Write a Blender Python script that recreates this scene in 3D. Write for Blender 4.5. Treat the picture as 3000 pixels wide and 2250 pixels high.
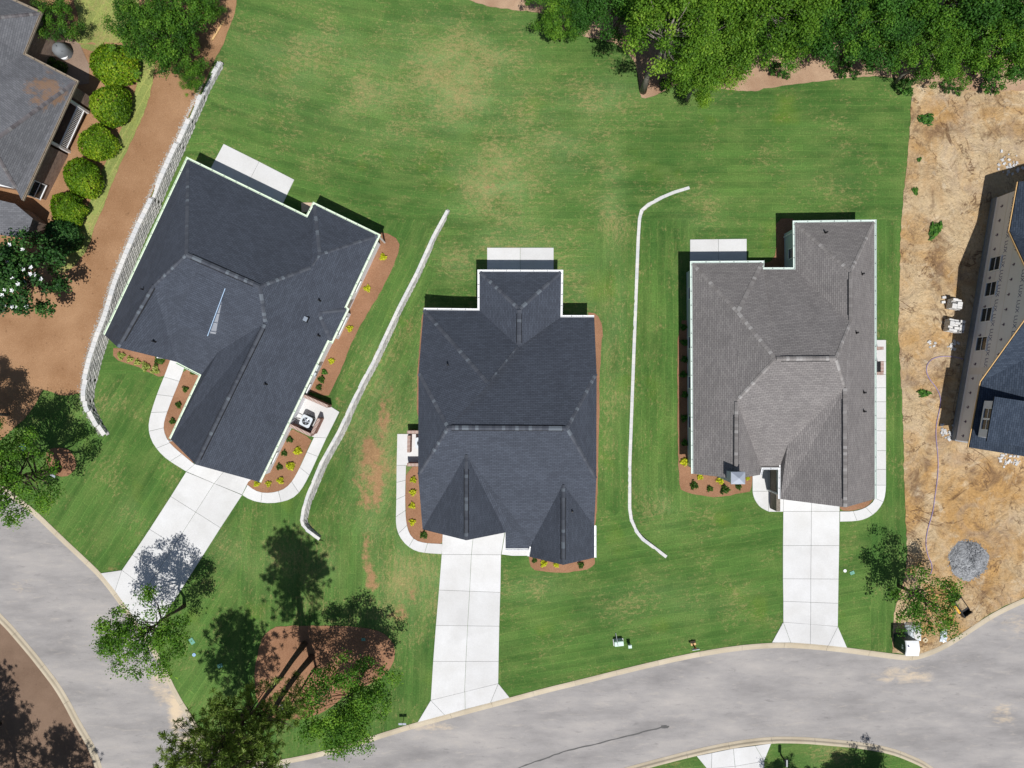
import bpy, bmesh, math, random
import numpy as np
from mathutils import Vector, Matrix
from mathutils.geometry import delaunay_2d_cdt

random.seed(7)
RNG = np.random.default_rng(7)
SC = bpy.context.scene
COL = SC.collection
for o in list(bpy.data.objects):
    bpy.data.objects.remove(o)

# ------------------------------------------------------------------ camera, sky, sun, exposure
CAM_H = 58.0            # drone height in metres, looking straight down
F_PX = 2080.0           # focal length in photo pixels (photo is 3000 px wide)
cam_d = bpy.data.cameras.new('camera')
cam_d.sensor_width = 36.0
cam_d.lens = 36.0 * F_PX / 3000.0
cam_d.clip_end = 2000.0
cam = bpy.data.objects.new('camera', cam_d)
cam.location = (0, 0, CAM_H)
COL.objects.link(cam)
SC.camera = cam

SUN_DIR = Vector((0.087, -0.445, 1.0)).normalized()     # towards the sun
SUN_EL = math.asin(SUN_DIR.z)
SUN_AZ = math.atan2(SUN_DIR.x, SUN_DIR.y)
world = bpy.data.worlds.new('World')
SC.world = world
world.use_nodes = True
wn = world.node_tree
wn.nodes.clear()
w_out = wn.nodes.new('ShaderNodeOutputWorld')
w_bg = wn.nodes.new('ShaderNodeBackground')
w_sky = wn.nodes.new('ShaderNodeTexSky')
w_sky.sky_type = 'NISHITA'
w_sky.sun_disc = False
w_sky.sun_elevation = SUN_EL
w_sky.sun_rotation = SUN_AZ
w_bg.inputs['Strength'].default_value = 0.06
wn.links.new(w_sky.outputs[0], w_bg.inputs['Color'])
wn.links.new(w_bg.outputs[0], w_out.inputs['Surface'])

sun_d = bpy.data.lights.new('sun', 'SUN')
sun_d.energy = 4.6
sun_d.angle = math.radians(0.53)
sun_d.color = (1.0, 0.975, 0.94)
sun = bpy.data.objects.new('sun', sun_d)
sun.rotation_euler = SUN_DIR.to_track_quat('Z', 'Y').to_euler()
sun.location = (0, -20, 80)
COL.objects.link(sun)

SC.view_settings.view_transform = 'Standard'
SC.view_settings.look = 'None'
SC.view_settings.exposure = 0.0
SC.view_settings.gamma = 1.0
SC.view_settings.use_curve_mapping = False
SC.cycles.use_denoising = True

# ------------------------------------------------------------------ measuring: photo pixel + height -> metres
def P(px, py, z=0.0):
    k = (CAM_H - z) / F_PX
    return Vector(((px - 1500.0) * k, (1125.0 - py) * k, z))

S0 = CAM_H / F_PX       # metres per photo pixel on the ground
def Y0(py): return (1125.0 - py) * S0
def X0(px): return (px - 1500.0) * S0

def interp(x, xs, ys):
    return float(np.interp(x, xs, ys))

# retaining walls: cap centre line (photo pixels at the top of the wall) and height profile along y
W1_PX = [(643, 182), (600, 258), (556, 345), (510, 434), (471, 515), (437, 597), (404, 660), (364, 750), (332, 832),
         (306, 922), (281, 985), (261, 1050), (247, 1114), (242, 1145), (244, 1172), (250, 1192), (263, 1212), (281, 1243), (304, 1274)]
W1_H = ([180, 260, 262, 430, 434, 600, 780, 1000, 1120, 1190, 1194, 1278], [0.40, 0.44, 0.62, 0.74, 0.95, 1.12, 1.24, 1.24, 1.1, 0.90, 0.62, 0.42])
W2_PX = [(1309, 615), (1268, 690), (1218, 800), (1166, 900), (1088, 1066), (1061, 1114), (1030, 1178), (990, 1264), (937, 1358),
         (899, 1450), (886, 1492), (881, 1526), (885, 1540), (897, 1555), (920, 1572), (934, 1582)]
W2_H = ([612, 700, 780, 900, 1060, 1180, 1300, 1450, 1520, 1560, 1584], [0.22, 0.24, 0.42, 0.5, 0.66, 0.8, 0.9, 0.9, 0.75, 0.5, 0.4])
W3_PX = [(2020, 547), (1974, 561), (1936, 577), (1900, 596), (1878, 615), (1872, 640), (1868, 700), (1859, 933), (1851, 1150), (1843, 1367),
         (1843, 1490), (1848, 1525), (1862, 1557), (1882, 1582), (1915, 1606), (1952, 1634)]
W3_H = ([545, 600, 700, 1100, 1450, 1560, 1640], [0.2, 0.35, 0.45, 0.55, 0.55, 0.45, 0.3])

def wall_line(pxs, hs, sgn):
    pts = []
    for (x, y) in pxs:
        h = interp(y, *hs)
        pts.append(P(x, y, h if sgn > 0 else 0.05))
    return pts
W1 = wall_line(W1_PX, W1_H, 1)
W2 = wall_line(W2_PX, W2_H, 0)
W3 = wall_line(W3_PX, W3_H, 0)
def _xy(w):
    ys = np.array([-p.y for p in w]); xs = np.array([p.x for p in w])
    o = np.argsort(ys)
    return ys[o], xs[o]
W1Y, W1X = _xy(W1); W2Y, W2X = _xy(W2); W3Y, W3X = _xy(W3)

def sstep(t):
    t = max(0.0, min(1.0, t))
    return t * t * (3 - 2 * t)

T1P = [X * 1.0 for X in (130, 180, 262, 434, 600, 780, 1000, 1110, 1180, 1230, 1300)]
T1H = [0.0, 0.30, 0.50, 0.80, 1.05, 1.15, 1.15, 0.95, 0.62, 0.36, 0.0]
T2P = [600, 640, 780, 900, 1060, 1180, 1300, 1450, 1520, 1570, 1600]
T2H = [0.0, 0.4, 0.6, 0.7, 0.8, 0.9, 1.0, 1.0, 0.75, 0.35, 0.0]
T3P = [540, 620, 700, 1100, 1450, 1560, 1650]
T3H = [0.0, 0.2, 0.35, 0.45, 0.45, 0.32, 0.0]
T1W = [-Y0(p) for p in T1P]; T2W = [-Y0(p) for p in T2P]; T3W = [-Y0(p) for p in T3P]

def height(x, y):
    """ground level: a raised terrace left of wall 1, swales at the feet of walls 2 and 3"""
    h = 0.0
    d = x - float(np.interp(-y, W1Y, W1X))
    if d < 0:
        h += float(np.interp(-y, T1W, T1H))
    d = x - float(np.interp(-y, W2Y, W2X))
    if d > 0:
        h -= float(np.interp(-y, T2W, T2H)) * (1 - sstep(d / 4.6))
    d = x - float(np.interp(-y, W3Y, W3X))
    if d > 0:
        h -= float(np.interp(-y, T3W, T3H)) * (1 - sstep(d / 3.8))
    return h

def G(px, py, off=0.0):
    """photo pixel -> point on the ground"""
    z = 0.0
    for _ in range(4):
        p = P(px, py, z)
        z = height(p.x, p.y)
    p = P(px, py, z)
    p.z = z + off
    return p

def on_ground(x, y, off=0.0):
    return Vector((x, y, height(x, y) + off))

# ------------------------------------------------------------------ objects
def tag(o, label=None, cat=None, group=None, kind=None):
    if label: o['label'] = label
    if cat: o['category'] = cat
    if group: o['group'] = group
    if kind: o['kind'] = kind
    return o

def link(name, me, mat=None, parent=None):
    o = bpy.data.objects.new(name, me)
    COL.objects.link(o)
    if mat is not None and me is not None and len(me.materials) == 0:
        me.materials.append(mat)
    if parent is not None:
        o.parent = parent
        if parent.type == 'EMPTY' and parent.parent is None:
            o.matrix_parent_inverse = Matrix.Translation(-Vector(parent.location)) if parent.rotation_euler.z == 0 else parent.matrix_basis.inverted()
    return o

def empty(name, loc, label=None, cat=None, group=None, kind=None, rz=0.0):
    o = bpy.data.objects.new(name, None)
    COL.objects.link(o)
    o.location = loc
    o.rotation_euler.z = rz
    o.empty_display_size = 0.3
    return tag(o, label, cat, group, kind)

def mk(name, verts, faces, mat=None, parent=None, smooth=False, uv=None):
    me = bpy.data.meshes.new(name)
    me.from_pydata([tuple(v) for v in verts], [], faces)
    if smooth:
        me.polygons.foreach_set('use_smooth', [True] * len(me.polygons))
    if uv is not None:
        L = me.uv_layers.new(name='UVMap')
        for i, u in enumerate(uv):
            L.data[i].uv = u
    me.update()
    return link(name, me, mat, parent)

class MB:
    """collects verts and faces of one part"""
    def __init__(s): s.v = []; s.f = []
    def add(s, v, f):
        n = len(s.v)
        s.v += [Vector(p) for p in v]
        s.f += [tuple(i + n for i in q) for q in f]
        return s
    def box(s, c, size, rz=0.0, M=None):
        hx, hy, hz = size[0] / 2, size[1] / 2, size[2] / 2
        R = Matrix.Rotation(rz, 3, 'Z') if M is None else M
        v = []
        for z in (-hz, hz):
            for (x, y) in ((-hx, -hy), (hx, -hy), (hx, hy), (-hx, hy)):
                v.append(Vector(c) + R @ Vector((x, y, z)))
        return s.add(v, [(3, 2, 1, 0), (4, 5, 6, 7), (0, 1, 5, 4), (1, 2, 6, 5), (2, 3, 7, 6), (3, 0, 4, 7)])
    def prism(s, poly, z0, z1):
        n = len(poly)
        v = [Vector((p[0], p[1], z0)) for p in poly] + [Vector((p[0], p[1], z1)) for p in poly]
        f = [tuple(range(n - 1, -1, -1)), tuple(range(n, 2 * n))]
        for i in range(n):
            j = (i + 1) % n
            f.append((i, j, n + j, n + i))
        return s.add(v, f)
    def tube(s, pts, rad, n=7, cap=True):
        pts = [Vector(p) for p in pts]
        if not hasattr(rad, '__len__'): rad = [rad] * len(pts)
        rings = []
        for i, p in enumerate(pts):
            d = (pts[min(i + 1, len(pts) - 1)] - pts[max(i - 1, 0)])
            if d.length < 1e-6: d = Vector((0, 0, 1))
            d.normalize()
            a = d.orthogonal().normalized() if abs(d.z) < 0.95 else Vector((1, 0, 0)).cross(d).normalized()
            b = d.cross(a)
            rings.append([p + (a * math.cos(t) + b * math.sin(t)) * rad[i] for t in [2 * math.pi * k / n for k in range(n)]])
        v = [q for r in rings for q in r]
        f = []
        for i in range(len(pts) - 1):
            for k in range(n):
                k2 = (k + 1) % n
                f.append((i * n + k, i * n + k2, (i + 1) * n + k2, (i + 1) * n + k))
        if cap:
            f.append(tuple(range(n - 1, -1, -1)))
            f.append(tuple((len(pts) - 1) * n + k for k in range(n)))
        return s.add(v, f)
    def cyl(s, c, r, h, n=14, r2=None):
        c = Vector(c)
        return s.tube([c, c + Vector((0, 0, h))], [r, r if r2 is None else r2], n)
    def build(s, name, mat=None, parent=None, smooth=False):
        return mk(name, s.v, s.f, mat, parent, smooth)

# ------------------------------------------------------------------ materials
MATS = {}
class NT:
    def __init__(s, name, rough=0.8, spec=0.3):
        m = bpy.data.materials.new(name)
        m.use_nodes = True
        s.m = m; s.t = m.node_tree
        s.b = s.t.nodes['Principled BSDF']
        s.b.inputs['Roughness'].default_value = rough
        s.b.inputs['Specular IOR Level'].default_value = spec
        MATS[name] = m
        s._pos = None
    def n(s, typ, **kw):
        x = s.t.nodes.new('ShaderNode' + typ)
        for k, v in kw.items():
            setattr(x, k, v)
        return x
    def l(s, a, b): s.t.links.new(a, b)
    def pos(s):
        if s._pos is None: s._pos = s.n('NewGeometry').outputs['Position']
        return s._pos
    def mapping(s, vec, scale=(1, 1, 1), rz=0.0, loc=(0, 0, 0)):
        mp = s.n('Mapping')
        mp.inputs['Scale'].default_value = scale
        mp.inputs['Rotation'].default_value = (0, 0, rz)
        mp.inputs['Location'].default_value = loc
        s.l(vec, mp.inputs['Vector'])
        return mp.outputs[0]
    def noise(s, scale, detail=4, rough=0.6, vec=None, dist=0.0):
        x = s.n('TexNoise')
        x.inputs['Scale'].default_value = scale
        x.inputs['Detail'].default_value = detail
        x.inputs['Roughness'].default_value = rough
        x.inputs['Distortion'].default_value = dist
        s.l(vec if vec is not None else s.pos(), x.inputs['Vector'])
        return x.outputs['Fac']
    def ramp(s, fac, stops, interp='LINEAR'):
        r = s.n('ValToRGB')
        r.color_ramp.interpolation = interp
        el = r.color_ramp.elements
        while len(el) < len(stops): el.new(0.5)
        for e, (p, c) in zip(el, stops):
            e.position = p
            e.color = (c[0], c[1], c[2], 1) if hasattr(c, '__len__') else (c, c, c, 1)
        s.l(fac, r.inputs['Fac'])
        return r.outputs['Color']
    def rng(s, v, a, b, c=0.0, d=1.0):
        r = s.n('MapRange')
        r.inputs['From Min'].default_value = a; r.inputs['From Max'].default_value = b
        r.inputs['To Min'].default_value = c; r.inputs['To Max'].default_value = d
        s.l(v, r.inputs['Value'])
        return r.outputs['Result']
    def math(s, op, a, b=None):
        x = s.n('Math', operation=op)
        for i, v in enumerate((a, b)):
            if v is None: continue
            if isinstance(v, (int, float)): x.inputs[i].default_value = v
            else: s.l(v, x.inputs[i])
        return x.outputs[0]
    def mix(s, fac, a, b, mode='MIX'):
        x = s.n('Mix', data_type='RGBA', blend_type=mode)
        if isinstance(fac, (int, float)): x.inputs[0].default_value = fac
        else: s.l(fac, x.inputs[0])
        for i, v in ((6, a), (7, b)):
            if hasattr(v, '__len__'): x.inputs[i].default_value = (v[0], v[1], v[2], 1)
            else: s.l(v, x.inputs[i])
        return x.outputs[2]
    def attr(s, name):
        x = s.n('Attribute'); x.attribute_name = name
        return x.outputs['Fac']
    def uv(s):
        x = s.n('UVMap'); x.uv_map = 'UVMap'
        return x.outputs[0]
    def color(s, c):
        if hasattr(c, '__len__'): s.b.inputs['Base Color'].default_value = (c[0], c[1], c[2], 1)
        else: s.l(c, s.b.inputs['Base Color'])
        return s
    def bump(s, h, strength=0.3, dist=0.02):
        x = s.n('Bump')
        x.inputs['Strength'].default_value = strength
        x.inputs['Distance'].default_value = dist
        s.l(h, x.inputs['Height'])
        s.l(x.outputs[0], s.b.inputs['Normal'])
        return s

def srgb(r, g, b, k=1.0):
    f = lambda c: ((c / 255.0) / 12.92 if c <= 10 else (((c / 255.0) + 0.055) / 1.055) ** 2.4) * k
    return (f(r), f(g), f(b))

def simple(name, c, rough=0.6, spec=0.3, metal=0.0, var=0.12, scale=3.0):
    t = NT(name, rough, spec)
    t.b.inputs['Metallic'].default_value = metal
    f = t.noise(scale, 5)
    t.color(t.ramp(f, [(0.3, [x * (1 - var) for x in c]), (0.7, [min(1, x * (1 + var)) for x in c])]))
    return t.m

# lawn: sod rolls, dry flecks, bare soil where the 'dirt' attribute says so
def make_lawn(name, dark, light, use_attr=True):
    t = NT(name, 0.95, 0.1)
    uv = t.uv()
    big = t.noise(0.10, 3)
    col = t.mix(t.rng(big, 0.3, 0.7), dark, light)
    br = t.n('TexBrick')
    br.inputs['Scale'].default_value = 1.0
    br.inputs['Brick Width'].default_value = 2.4
    br.inputs['Row Height'].default_value = 0.62
    br.inputs['Mortar Size'].default_value = 0.022
    br.inputs['Mortar Smooth'].default_value = 0.6
    br.inputs['Color1'].default_value = (0.86, 0.89, 0.88, 1)
    br.inputs['Color2'].default_value = (1.12, 1.09, 1.05, 1)
    br.inputs['Mortar'].default_value = (1.75, 1.42, 1.5, 1)
    wob = t.n('TexNoise'); wob.inputs['Scale'].default_value = 0.5
    t.l(uv, wob.inputs['Vector'])
    ad = t.n('VectorMath', operation='MULTIPLY_ADD')
    t.l(wob.outputs['Color'], ad.inputs[0]); ad.inputs[1].default_value = (0.7, 0.30, 0); t.l(uv, ad.inputs[2])
    t.l(ad.outputs[0], br.inputs['Vector'])
    col = t.mix(0.8, col, t.mix(1.0, col, br.outputs['Color'], 'MULTIPLY'))
    # long mower / roll streaks
    st = t.noise(1.0, 4, 0.6, t.mapping(uv, (0.10, 1.5, 1)))
    col = t.mix(1.0, col, t.ramp(st, [(0.3, 0.80), (0.7, 1.20)]), 'MULTIPLY')
    # yellow-green patches
    yp = t.noise(0.22, 3, 0.5, t.mapping(t.pos(), (1, 1, 1), 0, (31, 7, 0)))
    col = t.mix(t.rng(yp, 0.62, 0.76, 0, 0.55), col, (light[0] * 1.35, light[1] * 1.08, light[2] * 0.55))
    if use_attr:
        dn = t.math('MULTIPLY', t.attr('dry'), t.rng(t.noise(0.45, 4, 0.6, t.mapping(uv, (0.6, 1.3, 1))), 0.25, 0.7))
        col = t.mix(t.math('MULTIPLY', dn, 0.9), col, srgb(134, 160, 100, .9))
    hz = t.noise(0.6, 4, 0.65, t.mapping(uv, (0.5, 1.2, 1), 0, (3, 3, 0)))
    col = t.mix(t.rng(hz, 0.46, 0.74, 0, 0.5), col, srgb(120, 138, 76, .9))
    # dry straw flecks
    f1 = t.noise(3.2, 8, 0.82, t.mapping(uv, (0.7, 1.3, 1)))
    f2 = t.noise(0.35, 3, 0.55)
    dry = t.attr('dry') if use_attr else t.rng(f2, 0.2, 0.8)
    thr = t.math('ADD', f1, t.math('MULTIPLY', t.math('SUBTRACT', f2, 0.5), 0.34))
    thr = t.math('ADD', thr, t.math('MULTIPLY', dry, 0.14))
    straw = t.mix(t.noise(9, 3), srgb(150, 138, 88, .8), srgb(188, 168, 118, .8))
    col = t.mix(t.rng(thr, 0.545, 0.72, 0, 0.8), col, straw)
    if use_attr:
        d1 = t.noise(1.5, 8, 0.75)
        dd = t.math('ADD', t.attr('dirt'), t.math('MULTIPLY', t.math('SUBTRACT', d1, 0.5), 1.6))
        soil = t.mix(t.noise(3, 4), srgb(150, 112, 80, .8), srgb(188, 150, 112, .85))
        col = t.mix(t.rng(dd, 0.42, 0.68, 0, 0.9), col, soil)
    g = t.noise(9, 6, 0.8)
    col = t.mix(1.0, col, t.ramp(g, [(0.25, 0.52), (0.75, 1.5)]), 'MULTIPLY')
    t.color(col)
    t.bump(t.noise(22, 4, 0.8), 0.7, 0.06)
    return t.m

LAWN = make_lawn('lawn_grass', srgb(62, 96, 44, .94), srgb(88, 120, 58, .94))
PALE_GRASS = make_lawn('pale_grass', srgb(128, 142, 76, .85), srgb(160, 168, 98, .85), False)

def make_mulch(name, a, b, c):
    t = NT(name, 0.95, 0.1)
    f = t.noise(0.35, 5, 0.6)
    g = t.noise(14, 5, 0.75)
    col = t.mix(t.rng(f, 0.3, 0.7), a, b)
    col = t.mix(t.rng(g, 0.5, 0.78, 0, 0.6), col, c)
    col = t.mix(1.0, col, t.ramp(t.noise(24, 4, 0.8), [(0.3, 0.66), (0.72, 1.3)]), 'MULTIPLY')
    sp = t.noise(3.2, 3, 0.5)
    col = t.mix(t.rng(sp, 0.66, 0.75, 0, 0.45), col, [x * 0.5 for x in a])
    t.color(col)
    t.bump(g, 0.8, 0.05)
    return t.m
STRAW = make_mulch('pine_straw', srgb(152, 114, 82, .86), srgb(178, 140, 106, .86), srgb(204, 168, 134, .86))
MULCH_RED = make_mulch('bed_mulch', srgb(142, 104, 78, .86), srgb(168, 126, 98, .86), srgb(198, 160, 130, .86))
FOREST_FLOOR = make_mulch('leaf_litter', srgb(168, 134, 108, .82), srgb(208, 178, 148, .82), srgb(138, 116, 100, .8))
DARK_LITTER = make_mulch('dark_litter', srgb(122, 100, 84, .8), srgb(146, 122, 104, .8), srgb(180, 150, 126, .8))

def make_dirt():
    t = NT('bare_dirt', 0.95, 0.1)
    p = t.pos()
    K = .80
    f = t.noise(0.13, 8, 0.68, None, 0.9)
    col = t.ramp(f, [(0.22, srgb(158, 128, 100, K)), (0.38, srgb(206, 174, 132, K)), (0.52, srgb(226, 200, 160, K)), (0.66, srgb(206, 182, 154, K)), (0.8, srgb(184, 162, 142, K))])
    o = t.noise(0.2, 6, 0.64, t.mapping(p, (1, 1, 1), 0, (13, 5, 0)), 1.2)
    ro = t.math('ADD', o, t.math('MULTIPLY', t.attr('rust'), 0.22))
    col = t.mix(t.rng(ro, 0.52, 0.72, 0, 0.85), col, srgb(206, 160, 98, K))
    # soft dark smears and tracks
    sm = t.noise(0.45, 7, 0.7, t.mapping(p, (1, 0.8, 1), 0.3, (3, 25, 0)), 2.2)
    sm2 = t.math('ADD', sm, t.math('MULTIPLY', t.attr('damp'), 0.25))
    col = t.mix(t.rng(sm2, 0.54, 0.74, 0, 0.8), col, srgb(140, 112, 86, K))
    g = t.noise(0.25, 6, 0.64, t.mapping(p, (1, 1, 1), 0, (33, 25, 0)), 1.2)
    col = t.mix(t.rng(g, 0.54, 0.70, 0, 0.6), col, srgb(178, 158, 140, K))
    def ridged(scale, wid, loc, dist, k, c, mask):
        nonlocal col
        n = t.noise(scale, 5, 0.6, t.mapping(p, (1, 1, 1), 0, loc), dist)
        r = t.rng(t.math('ABSOLUTE', t.math('SUBTRACT', n, 0.5)), 0.0, wid, 1, 0)
        r = t.math('MULTIPLY', r, t.rng(t.noise(0.5, 4, 0.6, t.mapping(p, (1, 1, 1), 0, (loc[1], loc[0], 0))), mask, mask + 0.12))
        col = t.mix(t.math('MULTIPLY', r, k), col, c)
    ridged(0.16, 0.014, (2, 9, 0), 0.9, 0.9, srgb(116, 88, 64, K), 0.42)
    ridged(0.45, 0.016, (22, 19, 0), 1.2, 0.75, srgb(130, 102, 78, K), 0.46)
    ridged(1.2, 0.022, (41, 8, 0), 0.9, 0.6, srgb(128, 102, 80, K), 0.48)
    tr = t.noise(2.2, 6, 0.78, t.mapping(p, (1.0, 0.45, 1), 0.4), 1.0)
    col = t.mix(t.rng(tr, 0.59, 0.70, 0, 0.75), col, srgb(136, 110, 88, K))
    lt = t.noise(0.7, 7, 0.7, t.mapping(p, (1, 1, 1), 0, (7, 3, 0)), 0.8)
    col = t.mix(t.rng(lt, 0.56, 0.70, 0, 0.65), col, srgb(240, 222, 192, K))
    col = t.mix(1.0, col, t.ramp(t.noise(5, 8, 0.8), [(0.3, 0.74), (0.7, 1.16)]), 'MULTIPLY')
    t.color(col)
    hgt = t.math('ADD', t.math('MULTIPLY', sm, -2.5), t.noise(2.0, 8, 0.75))
    t.bump(hgt, 1.0, 0.16)
    return t.m
DIRT = make_dirt()

def make_asphalt():
    t = NT('asphalt', 0.9, 0.2)
    p = t.pos()
    a = t.noise(0.16, 5, 0.6, t.mapping(p, (1, 3.2, 1), math.radians(-8)))
    col = t.ramp(a, [(0.25, srgb(138, 135, 134, .82)), (0.5, srgb(166, 162, 160, .82)), (0.75, srgb(188, 182, 177, .82))])
    b = t.noise(0.7, 6, 0.7, t.mapping(p, (1, 4, 1), math.radians(-8)), 0.5)
    col = t.mix(t.rng(b, 0.55, 0.75, 0, 0.45), col, srgb(202, 192, 180, .82))
    col = t.mix(t.rng(b, 0.28, 0.42, 0.5, 0), col, srgb(120, 117, 117, .82))
    d = t.noise(0.9, 7, 0.75, t.mapping(p, (1, 2.5, 1), math.radians(-8)), 0.4)
    sd = t.math('ADD', t.attr('sand'), t.math('MULTIPLY', t.math('SUBTRACT', d, 0.5), 1.4))
    col = t.mix(t.rng(sd, 0.35, 0.85, 0, 0.85), col, srgb(226, 204, 172, .85))
    col = t.mix(1.0, col, t.ramp(t.noise(30, 4, 0.8), [(0.3, 0.86), (0.7, 1.10)]), 'MULTIPLY')
    t.color(col)
    t.bump(t.noise(40, 3), 0.3, 0.01)
    return t.m
ASPHALT = make_asphalt()

def make_concrete(name, a, b, stain=0.25, island=True):
    t = NT(name, 0.85, 0.2)
    col = t.mix(t.rng(t.noise(0.5, 5, 0.6), 0.3, 0.7), a, b)
    st = t.noise(0.22, 4, 0.5, t.mapping(t.pos(), (1, 1, 1), 0, (5, 17, 0)), 0.5)
    col = t.mix(t.rng(st, 0.56, 0.66, 0, stain), col, [x * 0.78 for x in a])
    if island:
        oi = t.n('ObjectInfo')
        col = t.mix(1.0, col, t.ramp(oi.outputs['Random'], [(0, 0.95), (1, 1.04)]), 'MULTIPLY')
    col = t.mix(1.0, col, t.ramp(t.noise(11, 4, 0.7), [(0.3, 0.94), (0.7, 1.05)]), 'MULTIPLY')
    t.color(col)
    t.bump(t.noise(30, 3), 0.15, 0.006)
    return t.m
CONC = make_concrete('new_concrete', srgb(220, 219, 217, .78), srgb(232, 232, 232, .78))
KERB = make_concrete('kerb_concrete', srgb(196, 182, 158, .78), srgb(212, 200, 178, .78), 0.6)
PAD_CONC = make_concrete('pad_concrete', srgb(206, 178, 152, .8), srgb(220, 196, 172, .8))

def make_block(name, a, b, k=0.55):
    t = NT(name, 0.92, 0.15)
    oi = t.n('ObjectInfo')
    f = t.math('ADD', t.math('MULTIPLY', oi.outputs['Random'], 0.7), t.math('MULTIPLY', t.noise(3.0, 3), 0.3))
    col = t.mix(f, a, b)
    col = t.mix(1.0, col, t.ramp(t.noise(18, 5, 0.8), [(0.3, 1 - k * 0.6), (0.7, 1 + k * 0.35)]), 'MULTIPLY')
    t.color(col)
    t.bump(t.noise(14, 5, 0.8), 0.9, 0.03)
    return t.m
BLOCK = make_block('split_face_block', srgb(158, 157, 157, .9), srgb(218, 215, 210, .9), 0.8)
CAPST = make_block('cap_block', srgb(206, 208, 210, .85), srgb(232, 229, 224, .85), 0.18)
WHITE_GRAVEL = make_mulch('white_gravel', srgb(200, 196, 190, .8), srgb(226, 222, 214, .8), srgb(170, 160, 150, .8))

def make_shingle(name, a, b, c, mort):
    """a..b tab colours, c pale tabs"""
    t = NT(name, 0.9, 0.25)
    uv = t.uv()
    br = t.n('TexBrick'); br.offset = 0.5
    for k, v in (('Scale', 1.0), ('Brick Width', 0.34), ('Row Height', 0.145), ('Mortar Size', 0.010), ('Mortar Smooth', 0.2), ('Bias', -0.1)):
        br.inputs[k].default_value = v
    br.inputs['Color1'].default_value = (*a, 1); br.inputs['Color2'].default_value = (*b, 1); br.inputs['Mortar'].default_value = (*mort, 1)
    t.l(uv, br.inputs['Vector'])
    # scattered paler tabs (second random course)
    b2 = t.n('TexBrick'); b2.offset = 0.37; b2.offset_frequency = 3
    for k, v in (('Scale', 1.0), ('Brick Width', 0.15), ('Row Height', 0.145), ('Mortar Size', 0.0), ('Bias', -0.35)):
        b2.inputs[k].default_value = v
    b2.inputs['Color1'].default_value = (0, 0, 0, 1); b2.inputs['Color2'].default_value = (1, 1, 1, 1)
    t.l(uv, b2.inputs['Vector'])
    sel = t.rng(b2.outputs['Color'], 0.66, 0.9, 0, 0.75)
    col = t.mix(sel, br.outputs['Color'], c)
    col = t.mix(1.0, col, t.ramp(t.noise(0.5, 4), [(0.3, 0.92), (0.7, 1.09)]), 'MULTIPLY')
    col = t.mix(1.0, col, t.ramp(t.noise(26, 4, 0.8), [(0.3, 0.82), (0.7, 1.2)]), 'MULTIPLY')
    t.color(col)
    # saw-tooth course relief: each course's lower edge stands proud
    sx = t.n('SeparateXYZ'); t.l(uv, sx.inputs[0])
    fr = t.math('FRACT', t.math('DIVIDE', sx.outputs[1], 0.145))
    hh = t.math('SUBTRACT', t.math('MULTIPLY', sel, 0.35), fr)
    t.bump(hh, 0.55, 0.012)
    return t.m
SH_DARK = make_shingle('charcoal_shingle', srgb(66, 71, 81), srgb(75, 81, 92), srgb(100, 106, 117), srgb(42, 46, 54))
SH_BROWN = make_shingle('grey_brown_shingle', srgb(120, 116, 115), srgb(134, 130, 128), srgb(164, 161, 159), srgb(74, 71, 71))
SH_OLD = make_shingle('weathered_shingle', srgb(98, 99, 103), srgb(112, 113, 117), srgb(126, 127, 131), srgb(80, 81, 85))
SH_NAVY = make_shingle('blue_black_shingle', srgb(50, 60, 74), srgb(64, 74, 88), srgb(84, 94, 106), srgb(26, 32, 42))

def make_cap(name, a, b, c):
    t = NT(name, 0.9, 0.25)
    oi = t.n('ObjectInfo')
    col = t.ramp(oi.outputs['Random'], [(0.0, a), (0.62, b), (0.80, b), (0.86, c), (1.0, c)])
    col = t.mix(1.0, col, t.ramp(t.noise(26, 4, 0.8), [(0.3, 0.85), (0.7, 1.16)]), 'MULTIPLY')
    t.color(col)
    return t.m
CAP_DARK = make_cap('charcoal_ridge_cap', srgb(66, 70, 79), srgb(80, 84, 92), srgb(100, 107, 115))
CAP_BROWN = make_cap('brown_ridge_cap', srgb(118, 114, 112), srgb(134, 130, 128), srgb(154, 151, 149))
CAP_OLD = make_cap('old_ridge_cap', srgb(88, 84, 86, .9), srgb(112, 108, 110, .9), srgb(124, 122, 122, .9))

def make_siding(name, c):
    t = NT(name, 0.55, 0.35)
    sx = t.n('SeparateXYZ'); t.l(t.pos(), sx.inputs[0])
    fr = t.math('FRACT', t.math('DIVIDE', sx.outputs[2], 0.17))
    t.color(t.mix(t.rng(fr, 0.0, 0.10, 0.25, 0), c, [x * 0.6 for x in c]))
    t.bump(t.math('SUBTRACT', 1.0, fr), 0.6, 0.012)
    return t.m
SIDING_W = make_siding('white_siding', (0.86, 0.88, 0.92))
SIDING_G = make_siding('pale_grey_siding', srgb(196, 208, 212, .85))

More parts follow.
